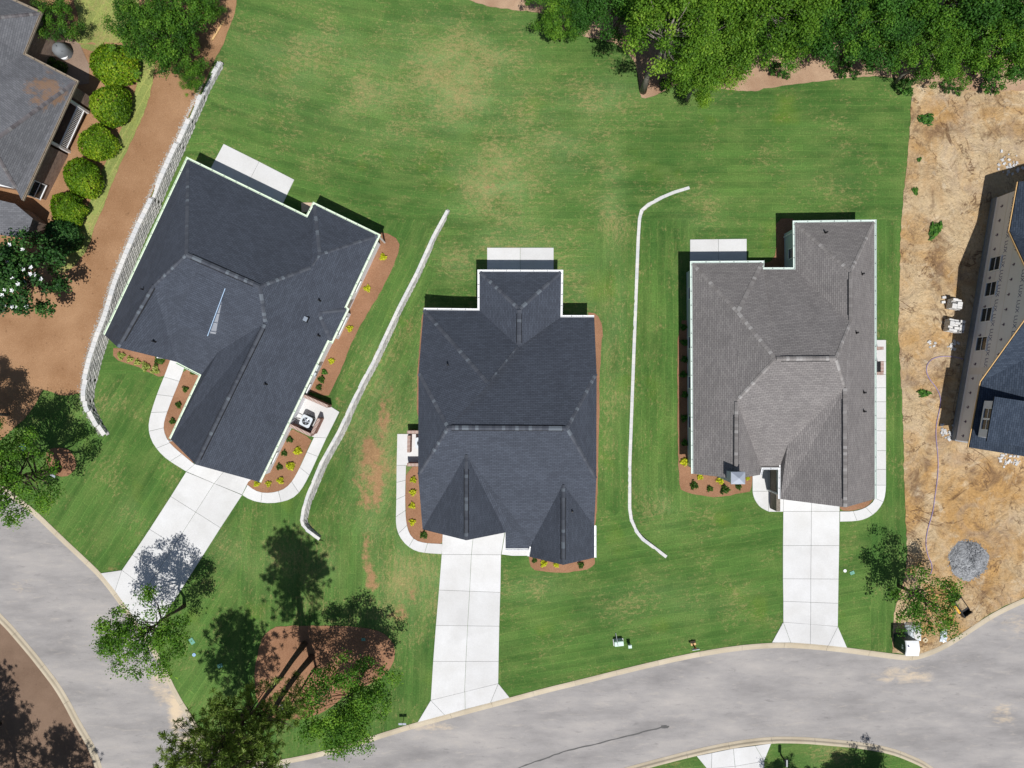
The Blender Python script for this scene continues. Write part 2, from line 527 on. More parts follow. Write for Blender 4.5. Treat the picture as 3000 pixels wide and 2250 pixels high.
def make_brick(name, a, b, m):
    t = NT(name, 0.9, 0.2)
    br = t.n('TexBrick')
    for k, v in (('Scale', 1.0), ('Brick Width', 0.215), ('Row Height', 0.075), ('Mortar Size', 0.008)):
        br.inputs[k].default_value = v
    br.inputs['Color1'].default_value = (*a, 1); br.inputs['Color2'].default_value = (*b, 1); br.inputs['Mortar'].default_value = (*m, 1)
    t.l(t.uv(), br.inputs['Vector'])
    t.color(t.mix(1.0, br.outputs['Color'], t.ramp(t.noise(1.5, 4), [(0.3, 0.85), (0.7, 1.15)]), 'MULTIPLY'))
    t.bump(br.outputs['Fac'], -0.4, 0.01)
    return t.m
BRICK_BROWN = make_brick('brown_brick', srgb(120, 98, 86), srgb(152, 128, 114), srgb(150, 140, 130))
BRICK_RED = simple('red_brick', srgb(142, 104, 92), 0.9, 0.2, 0, 0.25, 8)
MORTAR = simple('mortar', srgb(220, 214, 206, .85), 0.9, 0.2)

WHITE = simple('white_paint', (0.80, 0.81, 0.82), 0.4, 0.4, 0, 0.03)
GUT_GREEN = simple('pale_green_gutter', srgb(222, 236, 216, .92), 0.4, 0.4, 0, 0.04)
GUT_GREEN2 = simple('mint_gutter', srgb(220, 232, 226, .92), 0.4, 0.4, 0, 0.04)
BLACK = simple('black_plastic', (0.012, 0.012, 0.014), 0.5, 0.3)
DARKMETAL = simple('dark_metal', (0.05, 0.055, 0.06), 0.4, 0.5, 0.5)
GALV = simple('galvanised_metal', srgb(196, 202, 212), 0.42, 0.5, 0.55, 0.06)
STEEL_GREY = simple('grey_enamel', srgb(206, 212, 218, .9), 0.4, 0.5, 0.0, 0.04)
WOOD_TAN = simple('raw_pine', srgb(206, 170, 120), 0.8, 0.2, 0, 0.15, 6)
WOOD_BROWN = simple('brown_wood', srgb(132, 74, 44), 0.8, 0.2, 0, 0.2, 6)
BARK = simple('pine_bark', srgb(88, 76, 68, .9), 0.95, 0.1, 0, 0.35, 5)
BARK_GREY = simple('grey_bark', srgb(136, 128, 120, .9), 0.95, 0.1, 0, 0.3, 5)
CONC_BLOCK = make_block('concrete_block', srgb(206, 206, 206, .85), srgb(232, 230, 226, .88), 0.2)
GREY_BOARD = simple('foundation_grey', srgb(136, 140, 144), 0.9, 0.2)
HOUSEWRAP = simple('house_wrap', srgb(222, 222, 226, 1.0), 0.6, 0.3, 0, 0.04, 1.0)
WRAP_TAPE = simple('seam_tape', srgb(226, 222, 220, .92), 0.5, 0.3, 0, 0.03)
INK = simple('navy_ink', srgb(92, 92, 128), 0.7, 0.2, 0, 0.1)
INK2 = simple('plum_ink', srgb(74, 56, 88), 0.7, 0.2, 0, 0.1)

def make_glass():
    t = NT('window_glass', 0.06, 0.6)
    t.color(srgb(42, 50, 56))
    return t.m
GLASS = make_glass()

def make_leaf(name, stops, trans=0.3):
    t = NT(name, 0.62, 0.25)
    f = t.attr('tint')
    col = t.ramp(f, stops)
    oi = t.n('ObjectInfo')
    col = t.mix(1.0, col, t.ramp(oi.outputs['Random'], [(0, (0.84, 0.88, 0.9)), (1, (1.14, 1.1, 1.0))]), 'MULTIPLY')
    t.color(col)
    tr = t.n('BsdfTranslucent')
    t.l(t.mix(1.0, col, (1.25, 1.25, 0.6), 'MULTIPLY'), tr.inputs['Color'])
    ms = t.n('MixShader'); ms.inputs[0].default_value = trans
    out = t.t.nodes['Material Output']
    t.l(t.b.outputs[0], ms.inputs[1]); t.l(tr.outputs[0], ms.inputs[2]); t.l(ms.outputs[0], out.inputs['Surface'])
    return t.m
LEAF_OAK = make_leaf('broad_leaf', [(0, srgb(44, 80, 22)), (0.5, srgb(78, 122, 34)), (1, srgb(122, 160, 52))])
LEAF_LIGHT = make_leaf('fresh_leaf', [(0, srgb(58, 94, 22)), (0.5, srgb(94, 134, 34)), (1, srgb(140, 172, 60))])
LEAF_DEEP = make_leaf('deep_leaf', [(0, srgb(38, 74, 24)), (0.5, srgb(62, 108, 36)), (1, srgb(96, 142, 54))])
LEAF_SHRUB = make_leaf('clipped_shrub_leaf', [(0, srgb(56, 88, 8)), (0.5, srgb(92, 128, 14)), (1, srgb(150, 170, 40))], 0.2)
LEAF_MAG = make_leaf('magnolia_leaf', [(0, srgb(24, 54, 22)), (0.5, srgb(44, 84, 32)), (1, srgb(84, 122, 56))], 0.12)
LEAF_YEL = make_leaf('gold_leaf', [(0, srgb(150, 160, 20)), (0.5, srgb(190, 196, 36)), (1, srgb(226, 222, 70))])
LEAF_LIME = make_leaf('lime_leaf', [(0, srgb(124, 144, 50)), (0.5, srgb(160, 176, 84)), (1, srgb(206, 206, 130))])
LEAF_DK = make_leaf('dark_shrub_leaf', [(0, srgb(34, 62, 18)), (0.5, srgb(58, 90, 28)), (1, srgb(94, 120, 44))])
NEEDLE = make_leaf('pine_needle', [(0, srgb(72, 98, 36)), (0.5, srgb(108, 134, 56)), (1, srgb(160, 178, 100))], 0.35)
# ------------------------------------------------------------------ ground sheets
def in_poly(pts, poly):
    x = pts[:, 0]; y = pts[:, 1]
    r = np.zeros(len(pts), bool)
    n = len(poly)
    j = n - 1
    for i in range(n):
        xi, yi = poly[i]; xj, yj = poly[j]
        c = ((yi > y) != (yj > y)) & (x < (xj - xi) * (y - yi) / ((yj - yi) if yj != yi else 1e-9) + xi)
        r ^= c
        j = i
    return r

def densify(poly, step, closed=True):
    out = []
    n = len(poly)
    for i in range(n if closed else n - 1):
        a = Vector(poly[i]).to_2d(); b = Vector(poly[(i + 1) % n]).to_2d()
        k = max(1, int((b - a).length / step))
        for t in range(k):
            out.append(a.lerp(b, t / k))
    if not closed: out.append(Vector(poly[-1]).to_2d())
    return out

def smooth_line(pts, closed=False, it=2):
    """Chaikin corner cutting"""
    pts = [Vector(p).to_2d() for p in pts]
    for _ in range(it):
        q = []
        n = len(pts)
        if not closed: q.append(pts[0])
        for i in range(n if closed else n - 1):
            a = pts[i]; b = pts[(i + 1) % n]
            q += [a.lerp(b, 0.25), a.lerp(b, 0.75)]
        if not closed: q.append(pts[-1])
        pts = q
    return pts

def sheet(name, poly, off, mat, res=0.6, edge=0.6, extra=(), grid_box=None, drop=0.12, kind='structure', label=None, zfun=None, parent=None):
    """a draped ground sheet (world-space outline) with a turned-down edge"""
    zf = zfun or height
    b = densify(poly, edge)
    bp = [(p.x, p.y) for p in b]
    xs = [p[0] for p in bp]; ys = [p[1] for p in bp]
    x0, x1, y0, y1 = min(xs), max(xs), min(ys), max(ys)
    if grid_box:
        x0 = max(x0, grid_box[0]); x1 = min(x1, grid_box[1]); y0 = max(y0, grid_box[2]); y1 = min(y1, grid_box[3])
    gx, gy = np.meshgrid(np.arange(x0 + res / 2, x1, res), np.arange(y0 + res / 2, y1, res))
    gp = np.stack([gx.ravel(), gy.ravel()], 1)
    gp = gp + RNG.uniform(-0.12, 0.12, gp.shape) * res
    gp = gp[in_poly(gp, bp)] if len(gp) else gp
    verts = [Vector(p) for p in bp] + [Vector((float(p[0]), float(p[1]))) for p in gp]
    edges = []
    for line in extra:
        i0 = len(verts)
        verts += [Vector((p[0], p[1])) for p in line]
        edges += [(i0 + k, i0 + k + 1) for k in range(len(line) - 1)]
    r = delaunay_2d_cdt(verts, edges, [list(range(len(bp)))], 1, 1e-5)
    V, F = r[0], r[2]
    # keep the faces inside the outline
    cen = np.array([[sum(V[i].x for i in f) / len(f), sum(V[i].y for i in f) / len(f)] for f in F])
    keep = in_poly(cen, bp)
    F = [f for f, k in zip(F, keep) if k]
    V3 = [Vector((v.x, v.y, zf(v.x, v.y) + off)) for v in V]
    # turned-down edge
    cnt = {}
    for f in F:
        for a, c in zip(f, list(f[1:]) + [f[0]]):
            cnt[(min(a, c), max(a, c))] = cnt.get((min(a, c), max(a, c)), 0) + 1
            if cnt[(min(a, c), max(a, c))] == 1: cnt[('d', min(a, c), max(a, c))] = (a, c)
    low = {}
    F = [tuple(f) for f in F]
    nf = len(F)
    if drop > 0:
        for k in [k for k in cnt if len(k) == 2 and cnt[k] == 1]:
            a, c = cnt[('d', k[0], k[1])]
            for q in (a, c):
                if q not in low:
                    low[q] = len(V3)
                    V3.append(V3[q] - Vector((0, 0, drop)))
            F.append((c, a, low[a], low[c]))
    o = mk(name, V3, F, mat, parent)
    me = o.data
    # make the top face up
    if nf and me.polygons[0].normal.z < 0:
        me.flip_normals()
    if kind: o['kind'] = kind
    if label: o['label'] = label
    return o

def jit(pts, a, seed=1):
    """roughen a smooth outline"""
    r = random.Random(seed)
    q = densify(pts, 0.35)
    return [Vector((p.x + r.uniform(-a, a), p.y + r.uniform(-a, a))) for p in q]

def GP(pts):    # pixels -> world 2d on the ground
    return [G(x, y).to_2d() for (x, y) in pts]

# kerb back lines (lawn edge), photo pixels
K_NORTH = [(-320, 1165), (-120, 1322), (0, 1416), (40, 1447), (101, 1492), (181, 1570), (239, 1624), (297, 1679), (338, 1731), (376, 1785), (425, 1857), (474, 1932),
           (521, 2033), (564, 2100), (592, 2150), (634, 2198), (700, 2228), (770, 2233), (830, 2225), (925, 2206), (1025, 2179), (1100, 2153), (1221, 2116),
           (1360, 2079), (1493, 2044), (1600, 2015), (1700, 1991), (1835, 1957), (2005, 1917), (2151, 1892), (2263, 1883), (2330, 1883), (2446, 1893), (2530, 1904), (2612, 1915),
           (2664, 1921), (2702, 1915), (2759, 1891), (2806, 1863), (2854, 1831), (2901, 1800), (2945, 1777), (3000, 1752), (3090, 1722), (3250, 1690)]
K_WEST = [(-330, 1520), (-150, 1682), (0, 1820), (83, 1917), (120, 1964), (159, 2015), (190, 2067), (217, 2120), (240, 2158), (260, 2193), (280, 2250), (310, 2360), (330, 2500)]
K_SOUTH = [(1650, 2318), (1760, 2288), (1897, 2250), (2039, 2213), (2150, 2190), (2259, 2176), (2350, 2177), (2427, 2183), (2521, 2192), (2610, 2208), (2673, 2233), (2708, 2250), (2790, 2310), (2900, 2400)]

kn = [P(x, y).to_2d() for x, y in K_NORTH]
kw = [P(x, y).to_2d() for x, y in K_WEST]
ks = [P(x, y).to_2d() for x, y in K_SOUTH]
kn = smooth_line(kn, it=1); kw = smooth_line(kw, it=1); ks = smooth_line(ks, it=1)

# far ground to the horizon, well below the lots
ground = mk('ground', [(-600, -600, -1.8), (600, -600, -1.8), (600, 600, -1.8), (-600, 600, -1.8)], [(0, 1, 2, 3)], FOREST_FLOOR)
tag(ground, 'earth under the whole neighbourhood', kind='structure')

# street
st_poly = [P(x, y - 14).to_2d() for x, y in K_NORTH] + [P(3500, 1640).to_2d(), P(3500, 2750).to_2d(), P(-420, 2750).to_2d(), P(-420, 1100).to_2d()]
street = sheet('street', st_poly, -0.11, ASPHALT, res=0.8, edge=1.0, zfun=lambda x, y: 0.0, label='weathered grey asphalt street curving below the three houses')
SAND = [(2650, 1978, 100, 26, .72), (2700, 1990, 50, 14, .6), (2790, 2005, 60, 14, .5), (2940, 2090, 60, 40, 0.55), (520, 2080, 30, 90, 1.0), (470, 2010, 40, 60, 0.7), (560, 2170, 60, 50, 0.7),
        (1260, 2130, 90, 25, 0.6), (2980, 1830, 60, 50, 0.5), (250, 1870, 50, 40, 0.3), (60, 1720, 60, 50, 0.35), (200, 1700, 50, 40, 0.2), (2900, 1800, 30, 30, 0.5)]
def blob_attr(o, name, blobs):
    me = o.data
    n = len(me.vertices)
    co = np.empty(n * 3); me.vertices.foreach_get('co', co); co = co.reshape(-1, 3)
    # back to photo pixels
    px = 1500 + co[:, 0] / (CAM_H - co[:, 2]) * F_PX
    py = 1125 - co[:, 1] / (CAM_H - co[:, 2]) * F_PX
    v = np.zeros(n)
    for (bx, by, rx, ry, s) in blobs:
        d = ((px - bx) / rx) ** 2 + ((py - by) / ry) ** 2
        v = np.maximum(v, s * np.exp(-d * 0.9))
    a = me.attributes.new(name, 'FLOAT', 'POINT')
    a.data.foreach_set('value', v.astype(np.float32))
blob_attr(street, 'sand', SAND)
# sealed crack running up the lane
def strip(name, pts, w, z, mat, **kw):
    """flat ribbon along a world polyline"""
    n = len(pts); V = []; F = []
    r = random.Random(3)
    for i, p in enumerate(pts):
        d = (pts[min(i + 1, n - 1)] - pts[max(i - 1, 0)]).normalized()
        nn = Vector((-d.y, d.x))
        ww = w * (0.7 + 0.6 * r.random())
        V += [(p.x + nn.x * ww, p.y + nn.y * ww, z), (p.x - nn.x * ww, p.y - nn.y * ww, z)]
    for i in range(n - 1):
        F.append((2 * i + 1, 2 * i + 3, 2 * i + 2, 2 * i))
    o = mk(name, V, F, mat, kw.get('parent'))
    return o
TAR = simple('crack_sealant', (0.10, 0.098, 0.096), 0.8)
ck = densify([P(1440, 2285).to_2d(), P(1528, 2248).to_2d(), P(1650, 2205).to_2d(), P(1760, 2178).to_2d(), P(1870, 2150).to_2d(), P(1940, 2133).to_2d(), P(1962, 2131).to_2d()], 0.4, False)
rr = random.Random(5)
ck = [Vector((p.x + rr.uniform(-.02, .02), p.y + rr.uniform(-.03, .03))) for p in ck]
crack = strip('crack_sealant', ck, 0.05, -0.104, TAR, parent=street)
mk('tar_patch', [(*(P(1938 + dx, 2132 + dy).to_2d()), -0.101) for dx, dy in ((0, -5), (14, -6), (22, -2), (20, 3), (8, 4), (-2, 3))], [(5, 4, 3, 2, 1, 0)], TAR, street)

# lots: lawn sheets
big = [kn[0]] + kn + [P(3900, 1500).to_2d(), P(3900, -900).to_2d(), P(-1000, -900).to_2d(), P(-1000, 700).to_2d()]
def side_lines(w, d):
    """two parallel lines a hand's breadth either side of a wall's centre, where the ground steps"""
    out = []
    q = densify(w, 0.5, False)
    for s in (-d, d):
        l = []
        for i, p in enumerate(q):
            t = (q[min(i + 1, len(q) - 1)] - q[max(i - 1, 0)]).normalized()
            l.append((p.x + s * -t.y, p.y + s * t.x))
        out.append(l)
    return out
extra = side_lines(W1, 0.07) + side_lines(W2, 0.07) + side_lines(W3, 0.07)
lawn = sheet('lawn', big[1:], 0.0, LAWN, res=0.55, edge=0.8, extra=extra, grid_box=(-48, 48, -36, 36), drop=0.5, label='sodded green lawn of the three new houses')

DRY = [(1330, 230, 190, 150, 1.0), (1150, 260, 250, 170, .55), (1450, 540, 110, 120, 1.0), (1600, 420, 160, 120, .6), (1740, 290, 120, 60, .7), (1520, 720, 160, 90, .6), (1790, 620, 40, 200, .6),
       (1790, 1000, 45, 300, .45), (960, 180, 300, 130, .5), (1200, 1700, 110, 140, .8), (1110, 1330, 90, 260, .8), (860, 1650, 140, 90, .5), (1240, 1130, 40, 140, .7), (1350, 760, 80, 60, .5),
       (2060, 620, 80, 60, .3), (2420, 520, 150, 120, .15), (1560, 1720, 100, 40, .5), (1950, 1490, 60, 60, .4), (650, 1590, 50, 60, .3), (300, 1180, 60, 30, .2), (1950, 1760, 200, 60, .3), (370, 1500, 60, 60, .25), (700, 1620, 80, 60, .35),
       (1700, 850, 80, 200, .4), (2000, 200, 130, 60, .3)]
DIRTB = [(1195, 950, 18, 45, .5), (1160, 1000, 20, 60, .45), (1150, 1130, 16, 60, .5), (1120, 1240, 24, 80, .7), (1085, 1330, 36, 70, .85), (1050, 1400, 60, 24, .6), (1105, 1420, 24, 90, .8), (1075, 1460, 40, 50, .7),
         (1075, 1620, 18, 90, .7), (1090, 1700, 26, 60, .75), (1170, 1800, 45, 50, .6), (1210, 1750, 24, 50, .6), (1110, 1360, 60, 120, .55), (1130, 1200, 30, 120, .5), (1000, 1180, 24, 30, .6), (1425, 545, 26, 34, .6), (1440, 500, 40, 24, .45), (1590, 430, 12, 26, .6),
         (1755, 282, 40, 12, .5), (1790, 600, 14, 60, .35), (1650, 960, 10, 60, .35), (1220, 1130, 12, 90, .5), (1215, 950, 10, 40, .5), (1755, 960, 14, 50, .45), (1760, 1100, 10, 200, .35), (1350, 600, 60, 14, .25), (340, 1660, 30, 16, .7),
         (1350, 225, 50, 30, .3), (1180, 1900, 20, 60, .3), (1010, 590, 20, 12, .3)]
blob_attr(lawn, 'dry', DRY)
blob_attr(lawn, 'dirt', DIRTB)
def sod_angle(px, py):
    if py < 640 and px > 620: return math.radians(-9) * max(0.0, min(1.0, (1500 - px) / 900.0))
    if px > 2555 and py > 150: return math.radians(90)
    if 1000 < px < 1260 and 600 < py < 1560 or (px < 1080 and 1000 < py < 1500 and px > 850): return math.radians(65)
    if 1740 < px < 2030 and 600 < py < 1500: return math.radians(90)
    if py > 1450 and px > 1465: return math.radians(9)
    if py > 1450 and px > 700: return math.radians(88)
    if px < 700 and py > 1100: return math.radians(58)
    return 0.0
def set_uv(o, fn):
    me = o.data
    L = me.uv_layers.new(name='UVMap')
    uvs = np.zeros((len(me.loops), 2), np.float32)
    co = np.empty(len(me.vertices) * 3); me.vertices.foreach_get('co', co); co = co.reshape(-1, 3)
    for p in me.polygons:
        c = p.center
        a = fn(1500 + c.x / CAM_H * F_PX, 1125 - c.y / CAM_H * F_PX)
        ca, sa = math.cos(a), math.sin(a)
        for li, vi in zip(p.loop_indices, p.vertices):
            x, y = co[vi, 0], co[vi, 1]
            uvs[li] = (x * ca + y * sa, -x * sa + y * ca)
    L.data.foreach_set('uv', uvs.ravel())
set_uv(lawn, sod_angle)

south_lawn = sheet('lawn', ks + [P(2900, 2600).to_2d(), P(1650, 2600).to_2d()], 0.0, LAWN, res=0.9, edge=0.8, drop=0.5, label='lawn across the street at the lower edge', zfun=lambda x, y: 0.0)
blob_attr(south_lawn, 'dry', [(2000, 2240, 40, 40, .3), (2420, 2200, 80, 60, .5)]); blob_attr(south_lawn, 'dirt', [])
set_uv(south_lawn, lambda x, y: 0.2)
west_lot = sheet('verge', kw + [P(330, 2700).to_2d(), P(-500, 2700).to_2d(), P(-500, 1400).to_2d()], 0.0, DARK_LITTER, res=0.9, edge=0.8, drop=0.5, label='brown leaf-strewn verge in the lower left corner', zfun=lambda x, y: 0.0)

# ------------------------------------------------------------------ kerbs, cast in separate lengths
def arc_len(pts):
    s = [0.0]
    for a, b in zip(pts[:-1], pts[1:]): s.append(s[-1] + (b - a).length)
    return s
def resample(pts, step):
    s = arc_len(pts); L = s[-1]
    n = max(2, int(round(L / step)) + 1)
    t = np.linspace(0, L, n)
    xs = np.interp(t, s, [p.x for p in pts]); ys = np.interp(t, s, [p.y for p in pts])
    return [Vector((float(x), float(y))) for x, y in zip(xs, ys)]
def kerb(label, line, side):
    """rolled kerb and gutter; side=+1: the street lies right of the line"""
    root = empty('kerb', (line[0].x, line[0].y, 0), label, kind='structure')
    q = resample(line, 0.5)
    prof = [(-0.02, -0.2), (-0.02, 0.035), (0.10, 0.045), (0.17, 0.03), (0.27, -0.055), (0.46, -0.098), (0.46, -0.2)]
    per = 7
    for i0 in range(0, len(q) - 1, per):
        seg = q[i0:i0 + per + 1]
        if len(seg) < 2: break
        V = []; F = []
        m = len(prof)
        for i, p in enumerate(seg):
            gi = i0 + i
            d = (q[min(gi + 1, len(q) - 1)] - q[max(gi - 1, 0)]).normalized()
            nn = Vector((d.y, -d.x)) * side
            pp = p.copy()
            if i == 0: pp = pp + d * 0.008
            if i == len(seg) - 1: pp = pp - d * 0.008
            for (a, z) in prof:
                V.append((pp.x + nn.x * a, pp.y + nn.y * a, z))
        for i in range(len(seg) - 1):
            for k in range(m - 1):
                f = (i * m + k, i * m + k + 1, (i + 1) * m + k + 1, (i + 1) * m + k)
                F.append(f if side < 0 else f[::-1])
        F.append(tuple(range(m))); F.append(tuple((len(seg) - 1) * m + k for k in range(m - 1, -1, -1)))
        mk('kerb_segment', V, F, KERB, root)
    return root
kerb('tan concrete kerb along the lots on the upper side of the street', kn, 1)
kerb('tan concrete kerb along the brown verge in the lower left', kw, -1)
kerb('tan concrete kerb of the lawn across the street at the bottom', ks, -1)

# ------------------------------------------------------------------ other ground surfaces
def shape(pts, it=1, a=0.05, seed=1):
    return jit(smooth_line(GP(pts), True, it), a, seed)

dirt = sheet('dirt_lot',
      jit(GP([(2672, 225), (2669, 300), (2666, 362), (2655, 492), (2644, 600), (2638, 686), (2635, 850), (2632, 984), (2639, 1103), (2645, 1248), (2649, 1450), (2652, 1500), (2658, 1620),
      (2650, 1690), (2618, 1800), (2613, 1912), (2664, 1919), (2702, 1913), (2759, 1889), (2806, 1861), (2854, 1829), (2901, 1798), (2945, 1775), (3000, 1750), (3250, 1680), (3250, 100), (2800, 100)]), 0.05, 4),
      0.028, DIRT, res=0.8, label='bare sandy building lot right of the lawn')
blob_attr(dirt, 'rust', [(2800, 1450, 200, 160, 1.0), (2900, 1650, 150, 150, .8), (2750, 1750, 120, 120, .8), (2850, 330, 120, 60, .6), (2700, 1000, 60, 120, .4), (2730, 1230, 60, 120, .6)])
blob_attr(dirt, 'damp', [(2745, 780, 26, 120, 1.0), (2690, 340, 30, 20, 1.0), (2900, 1390, 70, 30, 1.0), (2680, 1430, 30, 60, .8), (2820, 385, 140, 14, .7), (2760, 1100, 30, 50, .6), (2860, 1570, 60, 16, .8), (2880, 1740, 30, 40, .7), (2720, 1330, 12, 70, .9)])
wood = sheet('woodland_floor', shape([(1330, -10), (1400, 10), (1450, 23), (1595, 38), (1625, 75), (1652, 95), (1703, 106), (1790, 120), (1850, 160), (1872, 225), (1872, 265), (1884, 292), (1906, 286), (1949, 264), (1985, 250), (2094, 260), (2200, 270), (2250, 258),
      (2358, 244), (2503, 228), (2600, 222), (2720, 250), (2850, 270), (3300, 255), (3300, -500), (1330, -500)], 1, 0.06, 5), 0.042, FOREST_FLOOR, res=1.2, label='leaf littered floor of the wood along the back of the lawn')
terrace = sheet('terrace', jit([w.to_2d() + Vector((-0.14, 0.0)) for w in W1[1:15]] + GP([(236, 1151), (205, 1158), (174, 1158), (150, 1148), (126, 1142), (105, 1183), (72, 1227), (0, 1290), (-250, 1330), (-300, -200), (560, -200), (694, 0), (688, 40), (666, 97), (655, 130), (629, 174)])[:], 0.02, 6),
      0.02, STRAW, res=0.6, edge=0.4, label='raised pine straw bank behind the left retaining wall')
swale = sheet('grass_path', shape([(215, -80), (215, 0), (235, 60), (212, 110), (250, 150), (330, 150), (395, 150), (405, 190), (407, 225), (390, 289), (358, 380), (318, 456), (260, 600), (253, 622), (217, 695), (188, 774), (160, 800), (192, 800), (231, 767), (260, 724), (282, 651), (307, 600), (340, 506), (380, 427), (434, 307), (454, 210),
      (452, 163), (420, 130), (400, 60), (420, -80)], 1, 0.04, 7), 0.036, PALE_GRASS, res=0.6, label='pale strip of dry grass winding between the round shrubs and the bank')
set_uv(swale, lambda x, y: 1.1)
PAVER = make_mulch('old_pavers', srgb(150, 128, 112, .85), srgb(172, 150, 132, .85), srgb(126, 110, 100, .85))
sheet('patio', GP([(160, 90), (205, 110), (235, 130), (262, 190), (262, 245), (225, 250), (150, 200), (130, 150)]), 0.05, PAVER, res=0.8, label='brown paved patio behind the older house top left')

beds = [
 ('mulch bed with five pale shrubs at the porch of the left dark-roofed house', [(334, 1010), (520, 1050), (498, 1080), (474, 1108), (440, 1092), (398, 1071), (331, 1052)]),
 ('mulch bed between curved path and garage of the left dark-roofed house', [(538, 1080), (600, 1085), (640, 1120), (540, 1320), (575, 1362), (540, 1340), (513, 1314), (493, 1292), (480, 1262), (480, 1234), (505, 1166), (522, 1129)]),
 ('mulch bed along the east wall of the left dark-roofed house', [(1050, 690), (1123, 676), (1172, 706), (1165, 750), (1119, 852), (1061, 943), (1029, 1008), (1003, 1074), (971, 1146), (960, 1162), (880, 1140), (900, 1050), (990, 880)]),
 ('mulch bed inside the curved path by the air conditioner of the left house', [(838, 1250), (917, 1284), (905, 1310), (868, 1390), (848, 1422), (823, 1438), (782, 1445), (750, 1440), (722, 1424), (728, 1408), (770, 1380)]),
 ('mulch bed inside the curved path left of the middle house', [(1190, 1368), (1262, 1368), (1262, 1560), (1300, 1560), (1299, 1594), (1253, 1592), (1224, 1587), (1202, 1570), (1190, 1533), (1187, 1465)]),
 ('mulch bed in front of the small gable of the middle house', [(1548, 1600), (1740, 1600), (1743, 1640), (1741, 1657), (1709, 1671), (1654, 1678), (1600, 1676), (1557, 1667), (1549, 1640)]),
 ('thin mulch strip along the left side of the middle house', [(1238, 905), (1262, 905), (1262, 1250), (1222, 1250), (1222, 1090), (1232, 990)]),
 ('thin mulch strip along the right side of the middle house', [(1715, 915), (1750, 918), (1768, 960), (1757, 1050), (1754, 1300), (1748, 1560), (1715, 1560)]),
 ('mulch bed wrapping the left and front of the grey-brown house', [(1984, 938), (2040, 938), (2060, 1380), (2204, 1380), (2203, 1440), (2182, 1442), (2124, 1455), (2081, 1457), (1998, 1441), (1988, 1410), (1985, 1200)]),
 ('mulch bed in the back corner of the grey-brown house', [(2272, 640), (2340, 640), (2340, 800), (2225, 805), (2225, 775), (2268, 765), (2275, 700)]),
 ('small mulch bed at the garage corner of the grey-brown house', [(2460, 1470), (2562, 1440), (2560, 1462), (2547, 1478), (2522, 1491), (2493, 1497), (2462, 1497)]),
 ('red mulch island under the tall pines', [(763, 1879), (785, 1848), (818, 1833), (949, 1833), (1030, 1835), (1092, 1842), (1140, 1866), (1157, 1895), (1156, 1943), (1115, 1990), (1080, 2005), (1020, 2030), (960, 2080), (925, 2095), (864, 2110), (790, 2108), (752, 2060), (744, 1972)]),
 ('round mulch ring under the broad tree at the left edge', [(134, 1326), (155, 1313), (181, 1311), (207, 1320), (222, 1345), (224, 1365), (205, 1393), (172, 1396), (140, 1372)]),
]
for i, (lab, pts) in enumerate(beds):
    sheet('mulch_bed', shape(pts, 1, 0.035, 20 + i), 0.03, MULCH_RED, res=0.7, label=lab)

# ------------------------------------------------------------------ concrete slabs
def slab_poly(pts, gap=0.012):
    """shrink a convex-ish outline a little so that joints stay open"""
    c = sum(pts, Vector((0, 0))) / len(pts)
    out = []
    n = len(pts)
    area = sum(pts[i].x * pts[(i + 1) % n].y - pts[(i + 1) % n].x * pts[i].y for i in range(n))
    if area < 0: pts = pts[::-1]
    for i in range(n):
        a, b, d = pts[i - 1], pts[i], pts[(i + 1) % n]
        e1 = (b - a).normalized(); e2 = (d - b).normalized()
        n1 = Vector((-e1.y, e1.x)); n2 = Vector((-e2.y, e2.x))
        m = n1 + n2
        if m.length < 1e-4: m = n1
        m = m / max(0.35, m.dot(n1))
        out.append(b + m * gap)
    return out
def slab(parent, pts, top=0.055, mat=None, name='slab', z=None):
    q = slab_poly([Vector(p).to_2d() for p in pts])
    n = len(q)
    hs = [(height(p.x, p.y) if z is None else z) + top for p in q]
    V = [(p.x, p.y, h) for p, h in zip(q, hs)] + [(p.x, p.y, h - 0.16) for p, h in zip(q, hs)]
    F = [tuple(range(n))] + [(i, n + i, n + (i + 1) % n, (i + 1) % n) for i in range(n)]
    return mk(name, V, F, mat or CONC, parent)
def lerp2(a, b, t): return Vector(a).lerp(Vector(b), t)
def quads(parent, left, right, cols=2, zz=None):
    L = GP(left); R = GP(right)
    for i in range(len(L) - 1):
        for c in range(cols):
            a, b = c / cols, (c + 1) / cols
            slab(parent, [lerp2(L[i], R[i], a), lerp2(L[i], R[i], b), lerp2(L[i + 1], R[i + 1], b), lerp2(L[i + 1], R[i + 1], a)])
def struct_root(name, px, label):
    p = G(*px)
    return empty(name, p, label, kind='structure')
def base_plate(root, pts):
    """dark soil seen down the joints"""
    sheet('slab_bed', GP(pts), 0.012, SOIL, res=2.0, edge=1.5, kind=None, parent=root, drop=0.0)
SOIL = simple('joint_soil', (0.10, 0.085, 0.07), 0.95)

